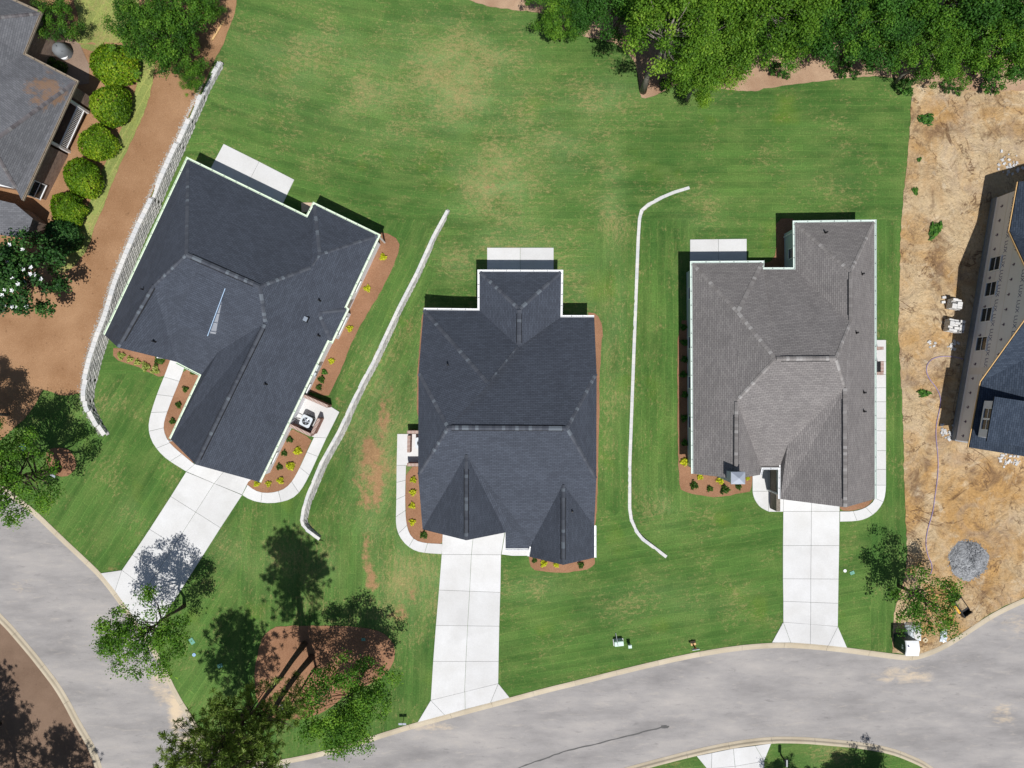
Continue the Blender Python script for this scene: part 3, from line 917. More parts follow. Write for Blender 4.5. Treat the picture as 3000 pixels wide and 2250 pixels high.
d1 = struct_root('driveway', (530, 1560), 'slanting white concrete driveway of the left dark-roofed house')
quads(d1, [(546, 1382), (501, 1454), (439, 1550), (389, 1625), (358, 1670)], [(710, 1450), (647, 1546), (586, 1642), (530, 1730), (500, 1776)])
slab(d1, GP([(546, 1381), (571, 1360), (600, 1290), (690, 1340), (628, 1416)]))
slab(d1, GP([(628, 1416), (690, 1340), (770, 1378), (728, 1412), (710, 1449)]))
slab(d1, GP([(358, 1670), (296, 1679), (338, 1731)])); slab(d1, GP([(358, 1670), (338, 1731), (383, 1795), (429, 1723)])); slab(d1, GP([(429, 1723), (383, 1795), (418, 1846), (500, 1776)])); slab(d1, GP([(500, 1776), (418, 1846), (437, 1875)]))
d2 = struct_root('driveway', (1378, 1850), 'straight white concrete driveway of the middle house')
quads(d2, [(1298, 1540), (1294, 1624), (1286, 1728), (1277, 1832), (1269, 1937), (1262, 2051)], [(1482, 1540), (1468, 1625), (1466, 1735), (1463, 1834), (1461, 1937), (1460, 2002)])
slab(d2, GP([(1262, 2051), (1224, 2115), (1303, 2094)])); slab(d2, GP([(1262, 2051), (1303, 2094), (1363, 2077), (1362, 2026)])); slab(d2, GP([(1362, 2026), (1363, 2077), (1437, 2058), (1460, 2002)])); slab(d2, GP([(1460, 2002), (1437, 2058), (1493, 2043)]))
d3 = struct_root('driveway', (2375, 1650), 'straight white concrete driveway of the grey-brown house')
quads(d3, [(2295, 1440), (2294, 1498), (2293, 1598), (2293, 1695), (2294, 1761), (2294, 1822)], [(2459, 1460), (2459, 1498), (2458, 1598), (2456, 1696), (2455, 1767), (2454, 1835)])
slab(d3, GP([(2294, 1822), (2261, 1882), (2316, 1882)])); slab(d3, GP([(2294, 1822), (2316, 1882), (2373, 1886), (2374, 1828)])); slab(d3, GP([(2374, 1828), (2373, 1886), (2426, 1891), (2454, 1835)])); slab(d3, GP([(2454, 1835), (2426, 1891), (2481, 1897)]))
d4 = struct_root('driveway', (2150, 2230), 'white concrete driveway apron across the street at the bottom edge')
for q in ([(2040, 2214), (2085, 2205), (2084, 2250), (2070, 2250)], [(2085, 2205), (2148, 2192), (2153, 2244), (2084, 2250)], [(2148, 2192), (2212, 2184), (2238, 2229), (2153, 2244)], [(2212, 2184), (2259, 2177), (2238, 2229)],
          [(2070, 2251), (2153, 2244), (2160, 2400), (2090, 2400)], [(2153, 2244), (2238, 2229), (2240, 2400), (2160, 2400)]):
    slab(d4, GP(q))

def path(root, outer, inner, n, sub=3, it=2):
    o = smooth_line(GP(outer), it=it); i_ = smooth_line(GP(inner), it=it)
    so, si = arc_len(o), arc_len(i_)
    def at(l, s, t): return Vector((float(np.interp(t * s[-1], s, [p.x for p in l])), float(np.interp(t * s[-1], s, [p.y for p in l]))))
    for k in range(n):
        a = [at(o, so, (k + j / sub) / n) for j in range(sub + 1)]
        b = [at(i_, si, (k + j / sub) / n) for j in range(sub + 1)]
        slab(root, a + b[::-1])
p1 = struct_root('path', (450, 1250), 'curved white concrete path from the left house porch to its driveway')
path(p1, [(500, 1052), (486, 1092), (463, 1147), (440, 1216), (434, 1256), (445, 1295), (470, 1328), (495, 1350), (546, 1381)], [(543, 1072), (522, 1129), (506, 1166), (481, 1234), (480, 1262), (493, 1292), (514, 1313), (540, 1335), (571, 1360)], 7)
p1b = struct_root('path', (880, 1430), 'curved white concrete path from the driveway to the air conditioner of the left house')
path(p1b, [(710, 1450), (739, 1468), (790, 1476), (841, 1468), (873, 1450), (899, 1410), (940, 1320), (957, 1283)], [(726, 1420), (750, 1439), (783, 1445), (823, 1438), (848, 1421), (870, 1388), (905, 1312), (920, 1281)], 6)
pad1 = slab(None, GP([(884, 1153), (967, 1189), (995, 1207), (957, 1283), (920, 1281), (820, 1238), (850, 1170)]), 0.06, name='concrete_pad')
tag(pad1, 'cream concrete pad under the air conditioner of the left house', kind='structure')
p2 = struct_root('path', (1175, 1450), 'white concrete path curving round the left front corner of the middle house')
slab(p2, GP([(1164, 1271), (1262, 1271), (1262, 1363), (1162, 1363)]))
path(p2, [(1162, 1363), (1161, 1479), (1159, 1540), (1170, 1573), (1195, 1602), (1224, 1617), (1257, 1621), (1294, 1623)], [(1190, 1363), (1187, 1465), (1190, 1533), (1202, 1570), (1224, 1586), (1253, 1591), (1275, 1592), (1297, 1593)], 7)
p2b = struct_root('path', (1510, 1615), 'short white concrete step at the porch of the middle house')
slab(p2b, GP([(1469, 1624), (1482, 1545), (1558, 1545), (1556, 1612), (1545, 1628), (1500, 1628)]))
p3 = struct_root('path', (2580, 1300), 'long white concrete path down the right side of the grey-brown house')
def straight(root, x0, x1, ys):
    for a, b in zip(ys[:-1], ys[1:]): slab(root, GP([(x0, a), (x1, a), (x1, b), (x0, b)]))
straight(p3, 2530, 2595, [996, 1060, 1097, 1136, 1177, 1225, 1262, 1320, 1375, 1421])
path(p3, [(2595, 1421), (2594, 1441), (2589, 1470), (2566, 1502), (2537, 1520), (2508, 1527), (2460, 1528)], [(2566, 1421), (2565, 1460), (2547, 1480), (2522, 1493), (2493, 1498), (2480, 1498), (2460, 1498)], 4)
p3b = struct_root('path', (2240, 1440), 'rounded white concrete entry walk of the grey-brown house')
slab(p3b, GP([(2204, 1396), (2215, 1360), (2250, 1360), (2250, 1439), (2204, 1439)]))
slab(p3b, GP([(2250, 1360), (2300, 1360), (2296, 1439), (2250, 1439)]))
slab(p3b, smooth_line(GP([(2204, 1439), (2206, 1452), (2212, 1467), (2226, 1486), (2247, 1497), (2251, 1498)]), it=1) + GP([(2251, 1439)]))
slab(p3b, GP([(2251, 1439), (2295, 1439), (2294, 1499), (2251, 1499)]))
for lab, pts, px in (('slanting white concrete patio behind the left dark-roofed house', ([(656, 422), (760, 474), (716, 560), (610, 508)], [(760, 474), (863, 527), (822, 612), (716, 560)]), (740, 500)),
                     ('white concrete patio behind the middle house', ([(1427, 726), (1524, 726), (1524, 840), (1427, 840)], [(1524, 726), (1622, 726), (1622, 840), (1524, 840)]), (1524, 760)),
                     ('white concrete patio behind the grey-brown house', ([(2021, 702), (2104, 701), (2104, 800), (2021, 800)], [(2104, 701), (2187, 700), (2187, 800), (2104, 800)]), (2104, 730))):
    r = struct_root('patio', px, lab)
    for q in pts: slab(r, GP(q), 0.07)

# ------------------------------------------------------------------ retaining walls, block by block
def block_mesh(l, d, h, seed, cap=False):
    r = random.Random(seed)
    v = []
    j = 0.004 if cap else 0.016
    for z in (-h / 2, h / 2):
        for (x, y) in ((-l / 2, -d / 2), (l / 2, -d / 2), (l / 2, d / 2), (-l / 2, d / 2)):
            v.append(Vector((x + r.uniform(-j, j) * 0.4, y + (r.uniform(-j, j) if y < 0 else 0), z)))
    # rough bulging face on the -y side
    if not cap:
        v.append(Vector((r.uniform(-.05, .05), -d / 2 - 0.03 - r.random() * 0.02, r.uniform(-.02, .02))))
        f = [(3, 2, 1, 0), (4, 5, 6, 7), (1, 2, 6, 5), (2, 3, 7, 6), (3, 0, 4, 7), (0, 1, 8), (1, 5, 8), (5, 4, 8), (4, 0, 8)]
    else:
        f = [(3, 2, 1, 0), (4, 5, 6, 7), (0, 1, 5, 4), (1, 2, 6, 5), (2, 3, 7, 6), (3, 0, 4, 7)]
    me = bpy.data.meshes.new('cap_block' if cap else 'block')
    me.from_pydata([tuple(p) for p in v], [], f)
    me.materials.append(CAPST if cap else BLOCK)
    return me
BL = 0.44
BLOCKS = [block_mesh(BL - 0.012, 0.30, 0.193, k) for k in range(6)]
CAPS = [block_mesh(BL - 0.01, 0.36, 0.098, 40 + k, True) for k in range(4)]

def retaining_wall(label, line, pxs, hs, face, foot, max_parts=300, setback=0.036):
    """line: world centre line of the cap; face=+1: exposed face on the right of the walking direction"""
    q = resample([p.to_2d() for p in line], BL)
    pys = [-p.y for p in line]; hh = [interp(py, *hs) for (_, py) in pxs]
    root = empty('retaining_wall', (q[0].x, q[0].y, 0), label, 'wall')
    parts = []; rest = MB()
    cap_z = None
    r = random.Random(11)
    tops = []
    s_all = arc_len([p.to_2d() for p in line])
    qs = arc_len(q)
    for i in range(len(q) - 1):
        top = float(np.interp((qs[i] + qs[i + 1]) / 2 * s_all[-1] / qs[-1], s_all, hh))
        base = foot(i / (len(q) - 1), q[i])
        tops.append((base, top))
    for i in range(len(q) - 1):
        a, b = q[i], q[i + 1]
        d = (b - a).normalized()
        nrm = Vector((d.y, -d.x)) * face            # towards the exposed face
        mid = (a + b) / 2
        base, top = tops[i]
        n = max(1, int(round((top - 0.1 - base) / 0.2)))
        # quantised top: courses of 0.2 m from the step-wise base
        topq = round(top / 0.2) * 0.2
        ang = math.atan2(d.y, d.x) + (0 if face > 0 else math.pi)
        M = Matrix.Rotation(ang, 4, 'Z')
        ztop = topq
        loc = Vector((mid.x, mid.y, ztop - 0.05)) + nrm.to_3d() * 0.0
        o = bpy.data.objects.new('cap_block', CAPS[r.randrange(4)])
        o.matrix_world = Matrix.Translation(loc) @ M
        parts.append((0, o))
        k = 0
        z = ztop - 0.1 - 0.1
        while z > base - 0.25:
            off = 0.010 + setback * (k + 1)
            sh = (BL / 2 if k % 2 else 0.0)
            c = mid + d * (sh - BL / 4) + nrm * off
            loc = Vector((c.x, c.y, z))
            me = BLOCKS[r.randrange(6)]
            o = None
            parts.append((1 + k, (me, Matrix.Translation(loc) @ M)))
            z -= 0.2; k += 1
    parts.sort(key=lambda t: t[0])
    inv = Matrix.Translation(-Vector(root.location))
    cnt = 0
    for lvl, o in parts:
        if isinstance(o, tuple):
            me, mw = o
            if cnt < max_parts:
                ob = bpy.data.objects.new('block', me); COL.objects.link(ob)
                ob.parent = root; ob.matrix_parent_inverse = inv; ob.matrix_basis = mw
                cnt += 1
            else:
                rest.add([mw @ v.co for v in me.vertices], [tuple(p.vertices) for p in me.polygons])
        else:
            mw = o.matrix_world.copy()
            COL.objects.link(o); o.parent = root; o.matrix_parent_inverse = inv; o.matrix_basis = mw
    if rest.v:
        ob = rest.build('lower_blocks', BLOCK, root)
        ob['kind'] = 'stuff'
    return root, q, tops
def foot_right(t, p): return height(p.x + 0.5, p.y)
wA, qA, tA = retaining_wall('tall grey block retaining wall along the pine straw bank left of the left house', W1, W1_PX, W1_H, -1, foot_right)
# walking south (y falls): right-hand side is west, so the exposed east face is on the left -> face -1
wB, qB, tB = retaining_wall('long grey block retaining wall between the left and the middle house', W2, W2_PX, ([612, 700, 780, 900, 1060, 1180, 1300, 1450, 1520, 1560, 1584], [0.1] * 9 + [0.08, 0.05]), -1, foot_right, setback=0.05)
wC, qC, tC = retaining_wall('thin pale retaining wall between the middle and the grey-brown house', W3, W3_PX, ([545, 1640], [0.1, 0.1]), -1, foot_right)
# pale drainage gravel behind the tall wall
def gravel_strip(q):
    V = []; F = []
    r = random.Random(2)
    for i in range(0, len(q) - 1):
        for _ in range(34):
            t = r.random()
            p = q[i].lerp(q[i + 1], t)
            d = (q[i + 1] - q[i]).normalized()
            n = Vector((d.y, -d.x))
            w = 0.19 + abs(r.gauss(0, 0.13))
            x, y = p.x + n.x * w, p.y + n.y * w
            z = height(x, y) + 0.03
            s = r.uniform(0.03, 0.07)
            a = r.random() * 6.28
            k = len(V)
            V += [(x + s * math.cos(a), y + s * math.sin(a), z), (x + s * math.cos(a + 2.1), y + s * math.sin(a + 2.1), z), (x + s * math.cos(a + 4.2), y + s * math.sin(a + 4.2), z), (x, y, z + s * 0.8)]
            F += [(k, k + 1, k + 3), (k + 1, k + 2, k + 3), (k + 2, k, k + 3)]
    o = mk('gravel', V, F, WHITE_GRAVEL)
    tag(o, 'pale drainage gravel behind the tall retaining wall', 'gravel', kind='stuff')
gravel_strip(qA[5:])
# ------------------------------------------------------------------ houses
def face_uv(pts):
    """metres along the course and up the slope"""
    n = Vector((0, 0, 0))
    for i in range(len(pts)):
        a, b = pts[i], pts[(i + 1) % len(pts)]
        n += Vector(((a.y - b.y) * (a.z + b.z), (a.z - b.z) * (a.x + b.x), (a.x - b.x) * (a.y + b.y)))
    n.normalize()
    if n.z < 0: n = -n
    u = Vector((0, 0, 1)).cross(n)
    if u.length < 1e-3: u = Vector((1, 0, 0))
    u.normalize()
    v = n.cross(u)
    return [(p.dot(u), p.dot(v)) for p in pts], n

def roof_mesh(parent, vd, faces, mat, thick=0.16, name='roof'):
    """vd: name -> (px, py, z); every face listed once; edges used once get a fascia"""
    W = {k: P(*v) for k, v in vd.items()}
    V = []; F = []; UV = []
    cnt = {}
    for f in faces:
        pts = [W[k] for k in f]
        uv, _ = face_uv(pts)
        area = sum(pts[i].x * pts[(i + 1) % len(pts)].y - pts[(i + 1) % len(pts)].x * pts[i].y for i in range(len(pts)))
        idx = list(range(len(pts)))
        if area < 0: idx = idx[::-1]
        n0 = len(V)
        V += [pts[i] for i in idx]; UV += [uv[i] for i in idx]
        F.append(tuple(range(n0, n0 + len(idx))))
        ks = [f[i] for i in idx]
        for a, b in zip(ks, ks[1:] + ks[:1]):
            e = frozenset((a, b))
            cnt.setdefault(e, []).append((a, b))
    for e, l in cnt.items():
        if len(l) == 1:
            a, b = W[l[0][0]], W[l[0][1]]
            n0 = len(V)
            d = Vector((0, 0, thick))
            V += [b, a, a - d, b - d]; UV += [(0, 0)] * 4
            F.append((n0, n0 + 1, n0 + 2, n0 + 3))
    o = mk(name, V, F, mat, parent, uv=UV)
    return o, W

def sweep_chain(mb, pts, prof, side=1):
    """sweep a closed profile [(out, z)] along a world polyline with mitred corners; out is to the left of travel"""
    n = len(pts); m = len(prof)
    V = []
    for i, p in enumerate(pts):
        d0 = (pts[i] - pts[i - 1]).to_2d().normalized() if i > 0 else None
        d1 = (pts[i + 1] - pts[i]).to_2d().normalized() if i < n - 1 else None
        if d0 is None: d0 = d1
        if d1 is None: d1 = d0
        n0 = Vector((-d0.y, d0.x)) * side; n1 = Vector((-d1.y, d1.x)) * side
        mm = n0 + n1
        mm = mm / max(0.3, mm.dot(n0)) if mm.length > 1e-4 else n0
        for (o, z) in prof:
            V.append(Vector((p.x + mm.x * o, p.y + mm.y * o, p.z + z)))
    F = []
    for i in range(n - 1):
        for k in range(m):
            k2 = (k + 1) % m
            F.append((i * m + k, i * m + k2, (i + 1) * m + k2, (i + 1) * m + k))
    F.append(tuple(range(m - 1, -1, -1))); F.append(tuple((n - 1) * m + k for k in range(m)))
    mb.add(V, F)

GPROF = [(0.004, 0.01), (0.004, -0.14), (0.15, -0.14), (0.16, 0.012), (0.135, 0.012), (0.128, -0.115), (0.03, -0.115), (0.03, 0.01)]
def gutter(parent, pts, mat, label=None):
    mb = MB()
    sweep_chain(mb, pts, GPROF)
    o = mb.build('gutter', mat, parent)
    # hangers
    hb = MB()
    for a, b in zip(pts[:-1], pts[1:]):
        L = (b - a).length
        d = (b - a).normalized(); n = Vector((-d.y, d.x, 0))
        k = int(L / 1.1)
        for i in range(1, k + 1):
            c = a + d * (L * i / (k + 1)) + n * 0.08 + Vector((0, 0, -0.012))
            hb.box(c, (0.03, 0.11, 0.012), math.atan2(d.y, d.x))
    if hb.v:
        h = hb.build('gutter_hanger', DARKMETAL, o); h['kind'] = 'stuff'
    return o

def inset(poly, d):
    """move every edge of a closed 2-D outline inwards"""
    n = len(poly)
    area = sum(poly[i].x * poly[(i + 1) % n].y - poly[(i + 1) % n].x * poly[i].y for i in range(n))
    if area < 0: poly = poly[::-1]
    out = []
    for i in range(n):
        a, b, c = poly[i - 1], poly[i], poly[(i + 1) % n]
        e1 = (b - a).normalized(); e2 = (c - b).normalized()
        n1 = Vector((-e1.y, e1.x)); n2 = Vector((-e2.y, e2.x))
        m = n1 + n2
        m = m / max(0.3, m.dot(n1)) if m.length > 1e-4 else n1
        out.append(b + m * d)
    return out

def walls(parent, outline, z0, z1, mat, d=0.27, name='wall', soffit=True):
    """outline: world 2-D eave corners"""
    q = inset([Vector(p).to_2d() for p in outline], d)
    n = len(q)
    V = []; F = []; UV = []
    s = 0.0
    for i in range(n):
        a, b = q[i], q[(i + 1) % n]
        L = (b - a).length
        k = len(V)
        V += [(a.x, a.y, z0), (b.x, b.y, z0), (b.x, b.y, z1), (a.x, a.y, z1)]
        UV += [(s, z0), (s + L, z0), (s + L, z1), (s, z1)]
        F.append((k, k + 1, k + 2, k + 3)); s += L
    o = mk(name, V, F, mat, parent, uv=UV)
    if soffit:
        e = inset([Vector(p).to_2d() for p in outline], 0.02)
        mk('soffit', [(p.x, p.y, z1 + 0.01) for p in e], [tuple(range(len(e) - 1, -1, -1))], WHITE, parent)
    return o, q

def gable_fill(parent, pts, inward, mat, name='gable'):
    v = Vector(inward)
    w = [Vector(p) + v - Vector((0, 0, 0.05)) for p in pts]
    d = w[-1] - w[0]; d.z = 0; d.normalize()
    return mk(name, w, [tuple(range(len(w)))], mat, parent, uv=[((p - w[0]).dot(d), p.z) for p in w])

def cap_run(parent, A, B, nA, nB, cA, cB, mat, count=[0], half=0.15, step=0.235, lift=0.012, skip0=0.05, name='ridge_cap'):
    """overlapping folded cap shingles along a hip or ridge from A (low) to B"""
    d = B - A
    L = d.length
    if L < 0.3: return
    d.normalize()
    # wing directions: down each face, square to the ridge
    def wing(n, c):
        w = n.cross(d)
        if w.dot(c - A) < 0: w = -w
        return w.normalized()
    w1, w2 = wing(nA, cA), wing(nB, cB)
    up = (nA + nB).normalized()
    l = step * 1.12
    v = []
    t = 0.016
    for (y, e) in ((0.0, t), (l, 0.002)):
        c = d * y + up * e
        v += [c + w1 * half - nA * 0.0, c, c + w2 * half]
    lo = [p - up * 0.02 for p in v]
    allv = v + lo
    f = [(0, 1, 4, 3), (1, 2, 5, 4), (0, 6, 7, 1), (1, 7, 8, 2), (0, 3, 9, 6), (2, 8, 11, 5)]
    me = bpy.data.meshes.new(name)
    me.from_pydata([tuple(p) for p in allv], [], f)
    bm = bmesh.new(); bm.from_mesh(me); bmesh.ops.recalc_face_normals(bm, faces=bm.faces)
    bm.to_mesh(me); bm.free()
    # recalc may turn an open shell inside out
    if me.polygons[0].normal.dot(up) < 0: me.flip_normals()
    me.materials.append(mat)
    n = int((L - skip0) / step)
    r = random.Random(int(A.x * 100) ^ int(B.y * 100))
    for i in range(n):
        o = bpy.data.objects.new(name, me)
        COL.objects.link(o)
        o.parent = parent
        p = A + d * (skip0 + i * step) + up * lift
        o.matrix_parent_inverse = Matrix.Identity(4)
        o.location = p
        o.rotation_euler = (0, 0, r.uniform(-0.03, 0.03))

from mathutils.bvhtree import BVHTree
def roof_hit(o, px, py):
    """where the line of sight through a photo pixel meets a roof"""
    me = o.data
    bv = BVHTree.FromPolygons([v.co for v in me.vertices], [tuple(p.vertices) for p in me.polygons])
    d = (P(px, py, 0) - Vector((0, 0, CAM_H))).normalized()
    h = bv.ray_cast(Vector((0, 0, CAM_H)), d)
    return h[0] if h[0] is not None else P(px, py, 5)

def fnorm(W, f):
    _, n = face_uv([W[k] for k in f]); return n

def ridge_vent(parent, A, B, n1, n2, wid=0.215):
    """raised black vent strip under the ridge caps, following both slopes"""
    d = (B - A).normalized()
    def wing(n):
        w = n.cross(d)
        return (-w if w.z > 0 else w).normalized()
    w1, w2 = wing(n1), wing(n2)
    up = (n1 + n2).normalized()
    V = []
    for p in (A, B):
        V += [p + w1 * wid - n1 * .02, p + w1 * wid + n1 * .05, p + up * .062, p + w2 * wid + n2 * .05, p + w2 * wid - n2 * .02]
    F = [(0, 5, 6, 1), (1, 6, 7, 2), (2, 7, 8, 3), (3, 8, 9, 4), (0, 1, 2, 3, 4), (9, 8, 7, 6, 5)]
    return mk('ridge_vent', V, F, BLACK, parent)

def do_caps(roof, W, faces, edges, mat, vented=()):
    for (a, b) in edges:
        hi = (a, b) in vented
        adj = [f for f in faces if a in f and b in f]
        if len(adj) < 2: continue
        A, B = W[a], W[b]
        if A.z > B.z: A, B = B, A
        cen = [sum((W[k] for k in f), Vector()) / len(f) for f in adj[:2]]
        cap_run(roof, A, B, fnorm(W, adj[0]), fnorm(W, adj[1]), cen[0], cen[1], mat, lift=0.082 if hi else 0.012, half=0.185 if hi else 0.15)

def vent(roof, W, faces, a, b, t0, t1):
    adj = [f for f in faces if a in f and b in f]
    return ridge_vent(roof, W[a].lerp(W[b], t0), W[a].lerp(W[b], t1), fnorm(W, adj[0]), fnorm(W, adj[1]))
def pipe_vent(parent, px, py, z, r=0.055):
    p = roof_hit(parent, px, py)
    mb = MB(); mb.cyl(p - Vector((0, 0, 0.25)), r, 0.62, 10); mb.cyl(p - Vector((0, 0, 0.12)), r * 2.4, 0.16, 10, r)
    return mb.build('pipe_vent', BLACK, parent)
def box_vent(parent, px, py, z, rz=0.0):
    p = roof_hit(parent, px, py)
    mb = MB(); mb.box(p, (0.38, 0.42, 0.26), rz)
    o = mb.build('box_vent', BLACK, parent)
    mb = MB(); mb.box(p + Vector((0, 0, 0.145)), (0.30, 0.34, 0.02), rz)
    mb.build('vent_lid', simple('vent_grey', srgb(128, 138, 150), .5), o)
    return o

def window(parent, c, d, w=0.95, h=1.4, nout=None, frame=None, mull=True):
    """c: centre on the wall face, d: unit vector along the wall, nout: outward normal"""
    fr = frame or WHITE
    root = MB()
    up = Vector((0, 0, 1))
    def bar(a0, a1, z0, z1, t0, t1, mb):
        v = []
        for t in (t0, t1):
            for (a, z) in ((a0, z0), (a1, z0), (a1, z1), (a0, z1)):
                v.append(c + d * a + up * z + nout * t)
        mb.add(v, [(0, 1, 2, 3), (7, 6, 5, 4), (0, 4, 5, 1), (1, 5, 6, 2), (2, 6, 7, 3), (3, 7, 4, 0)])
    b = 0.07
    bar(-w / 2 - b, w / 2 + b, h / 2, h / 2 + b, -0.02, 0.06, root); bar(-w / 2 - b, w / 2 + b, -h / 2 - b, -h / 2, -0.02, 0.08, root)
    bar(-w / 2 - b, -w / 2, -h / 2, h / 2, -0.02, 0.055, root); bar(w / 2, w / 2 + b, -h / 2, h / 2, -0.02, 0.055, root)
    if mull:
        bar(-w / 2, w / 2, -0.025, 0.025, -0.01, 0.045, root)
    o = root.build('window', fr, parent)
    p = MB()
    bar(-w / 2, w / 2, -h / 2, h / 2, 0.004, 0.014, p)
    p.build('pane', GLASS, o)
    return o

def snap(vd, key, a, b, c):
    """give a roof point the height that puts it into the plane of three others"""
    A, B, C = P(*vd[a]), P(*vd[b]), P(*vd[c])
    n = (B - A).cross(C - A)
    o = Vector((0, 0, CAM_H)); d = P(vd[key][0], vd[key][1], 0) - o
    t = n.dot(A - o) / n.dot(d)
    vd[key] = (vd[key][0], vd[key][1], (o + d * t).z)

# ================================================================== left dark-roofed house
EZ = 2.9
h1 = {'lw': (307, 982, EZ), 'n1': (549.5, 467, EZ), 'n2': (900, 637.6, EZ), 'n3': (920, 599, EZ), 'n4': (1108, 690.4, EZ), 'e1': (1009, 901, EZ), 'e2': (1016, 907, EZ), 'e3': (971, 1000, EZ), 'e4': (960, 996, EZ),
      'fr': (759, 1412, EZ), 'fl': (500, 1287, EZ), 'in': (590, 1098, EZ), 'lr': (517, 1060, EZ), 'lp': (345, 1018, 6.1), 'lt': (449, 836, 6.1), 'RL': (545, 745, 7.6), 'RR': (761, 839, 7.6), 'T3': (936, 747, 5.2), 'T4': (912, 783, 5.2),
      'gp': (573, 1361, 6.4), 'gt': (777, 945, 6.4), 'va': (703, 993, 5.35), 'vb': (640, 1030, 4.1), 'vc': (481, 861, 5.6), 'vd': (520, 940, 4.4), 'ba': (930, 915, 4.55)}
for k_ in ('va', 'vb', 'vc', 'vd'): snap(h1, k_, 'RL', 'RR', 'in')
snap(h1, 'T4', 'fr', 'gp', 'e4'); snap(h1, 'ba', 'fr', 'gp', 'e4')
h1['ba'] = (h1['ba'][0], h1['ba'][1], h1['ba'][2] + .02)
h1f = [('lw', 'n1', 'RL', 'lt', 'lp'), ('n1', 'n2', 'T4', 'RR', 'RL'), ('n2', 'n3', 'T3', 'T4'), ('n3', 'n4', 'T3'), ('n4', 'e1', 'ba', 'T4', 'T3'), ('e1', 'e2', 'ba'), ('e2', 'e3', 'ba'), ('e3', 'e4', 'ba'), ('ba', 'e4', 'fr', 'gp', 'gt', 'T4'), ('T4', 'gt', 'RR'),
       ('fl', 'in', 'vb', 'va', 'gt', 'gp'), ('RL', 'RR', 'gt', 'va', 'vb', 'in', 'lr', 'vd', 'vc', 'lt'), ('lt', 'vc', 'vd', 'lr', 'lp')]
H1 = empty('house', P(700, 900, 0), 'new white house with charcoal shingle roof, slanting, left of the three', 'house')
roof1, R1 = roof_mesh(H1, h1, h1f, SH_DARK)
do_caps(roof1, R1, h1f, [('n1', 'RL'), ('RL', 'lt'), ('n3', 'T3'), ('n4', 'T3'), ('T4', 'RR'), ('RR', 'gt'), ('lp', 'lt'), ('gp', 'gt'), ('RL', 'RR'), ('T3', 'T4'), ('e2', 'ba'), ('e3', 'ba')], CAP_DARK, [('RL', 'RR'), ('lp', 'lt'), ('gp', 'gt')])
def pl(W, a, b, t): return W[a].lerp(W[b], t)
vent(roof1, R1, h1f, 'RL', 'RR', .06, .92); vent(roof1, R1, h1f, 'lp', 'lt', .12, .97); vent(roof1, R1, h1f, 'gp', 'gt', .04, .96)
for px, py, z in ((936, 880, 4.3), (934, 983, 4.2), (779, 1125, 5.2), (420, 848, 5.6), (452, 1000, 4.6)): pipe_vent(roof1, px, py, z)
box_vent(roof1, 896, 935, 4.75, math.radians(-25))
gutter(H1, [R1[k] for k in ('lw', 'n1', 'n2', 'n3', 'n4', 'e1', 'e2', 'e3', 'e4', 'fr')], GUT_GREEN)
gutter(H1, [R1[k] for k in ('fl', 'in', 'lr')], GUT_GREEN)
w1o, w1q = walls(H1, [R1[k] for k in ('lw', 'n1', 'n2', 'n3', 'n4', 'e1', 'e2', 'e3', 'e4', 'fr', 'fl', 'in', 'lr')], -0.6, EZ - 0.15, SIDING_W)
u1 = (R1['n1'] - R1['lw']).normalized(); u1.z = 0
gable_fill(H1, [R1['fl'], R1['gp'], R1['fr']], u1 * 0.3, SIDING_W); gable_fill(H1, [R1['lw'], R1['lp'], R1['lr']], u1 * 0.3, SIDING_W)
v1 = Vector((-u1.y, u1.x, 0)) * -1     # to the right, out of the east wall
def on_wall(a, b, t, z, d_in): 
    p = a.lerp(b, t) - v1 * d_in; p.z = z; return p
eastA = (R1['n4'], R1['e1']); eastB = (R1['e4'], R1['fr'])
for t in (0.68,): window(H1, on_wall(*eastA, t, 1.5, 0.27), -u1, 0.9, 1.3, v1)
for t in (0.36, 0.86): window(H1, on_wall(*eastB, t, 1.5, 0.27), -u1, 0.9, 1.3, v1)
window(H1, on_wall(R1['e2'], R1['e3'], 0.5, 1.5, 0.27), -u1, 1.5, 1.4, v1)
# meters and pipes on the east wall
mb = MB(); c = on_wall(*eastB, 0.20, 1.3, 0.16); mb.box(c, (0.5, 0.22, 0.75), math.atan2(u1.y, u1.x)); mb.build('meter_box', STEEL_GREY, H1)
mb = MB(); c = on_wall(*eastB, 0.245, 1.1, 0.16); mb.box(c, (0.26, 0.2, 0.5), math.atan2(u1.y, u1.x)); mb.build('meter_box', GALV, H1)
for px, py in ((461, 1047), (492, 1292), (1110, 692)):
    p = P(px, py, 2.6); mb = MB(); mb.box(Vector((p.x, p.y, 1.3)), (0.09, 0.11, 2.6), math.atan2(u1.y, u1.x)); mb.build('downspout', WHITE, H1)
# garage door on the gable end
gd = MB(); a, b = R1['fl'] + u1 * 0.28, R1['fr'] + u1 * 0.28
dd = (b - a).normalized()
for k in range(4):
    c = a.lerp(b, 0.52); c.z = 0.32 + 0.56 * k; gd.box(c, (4.8, 0.06, 0.545), math.atan2(dd.y, dd.x))
gd.build('garage_door', WHITE, H1)
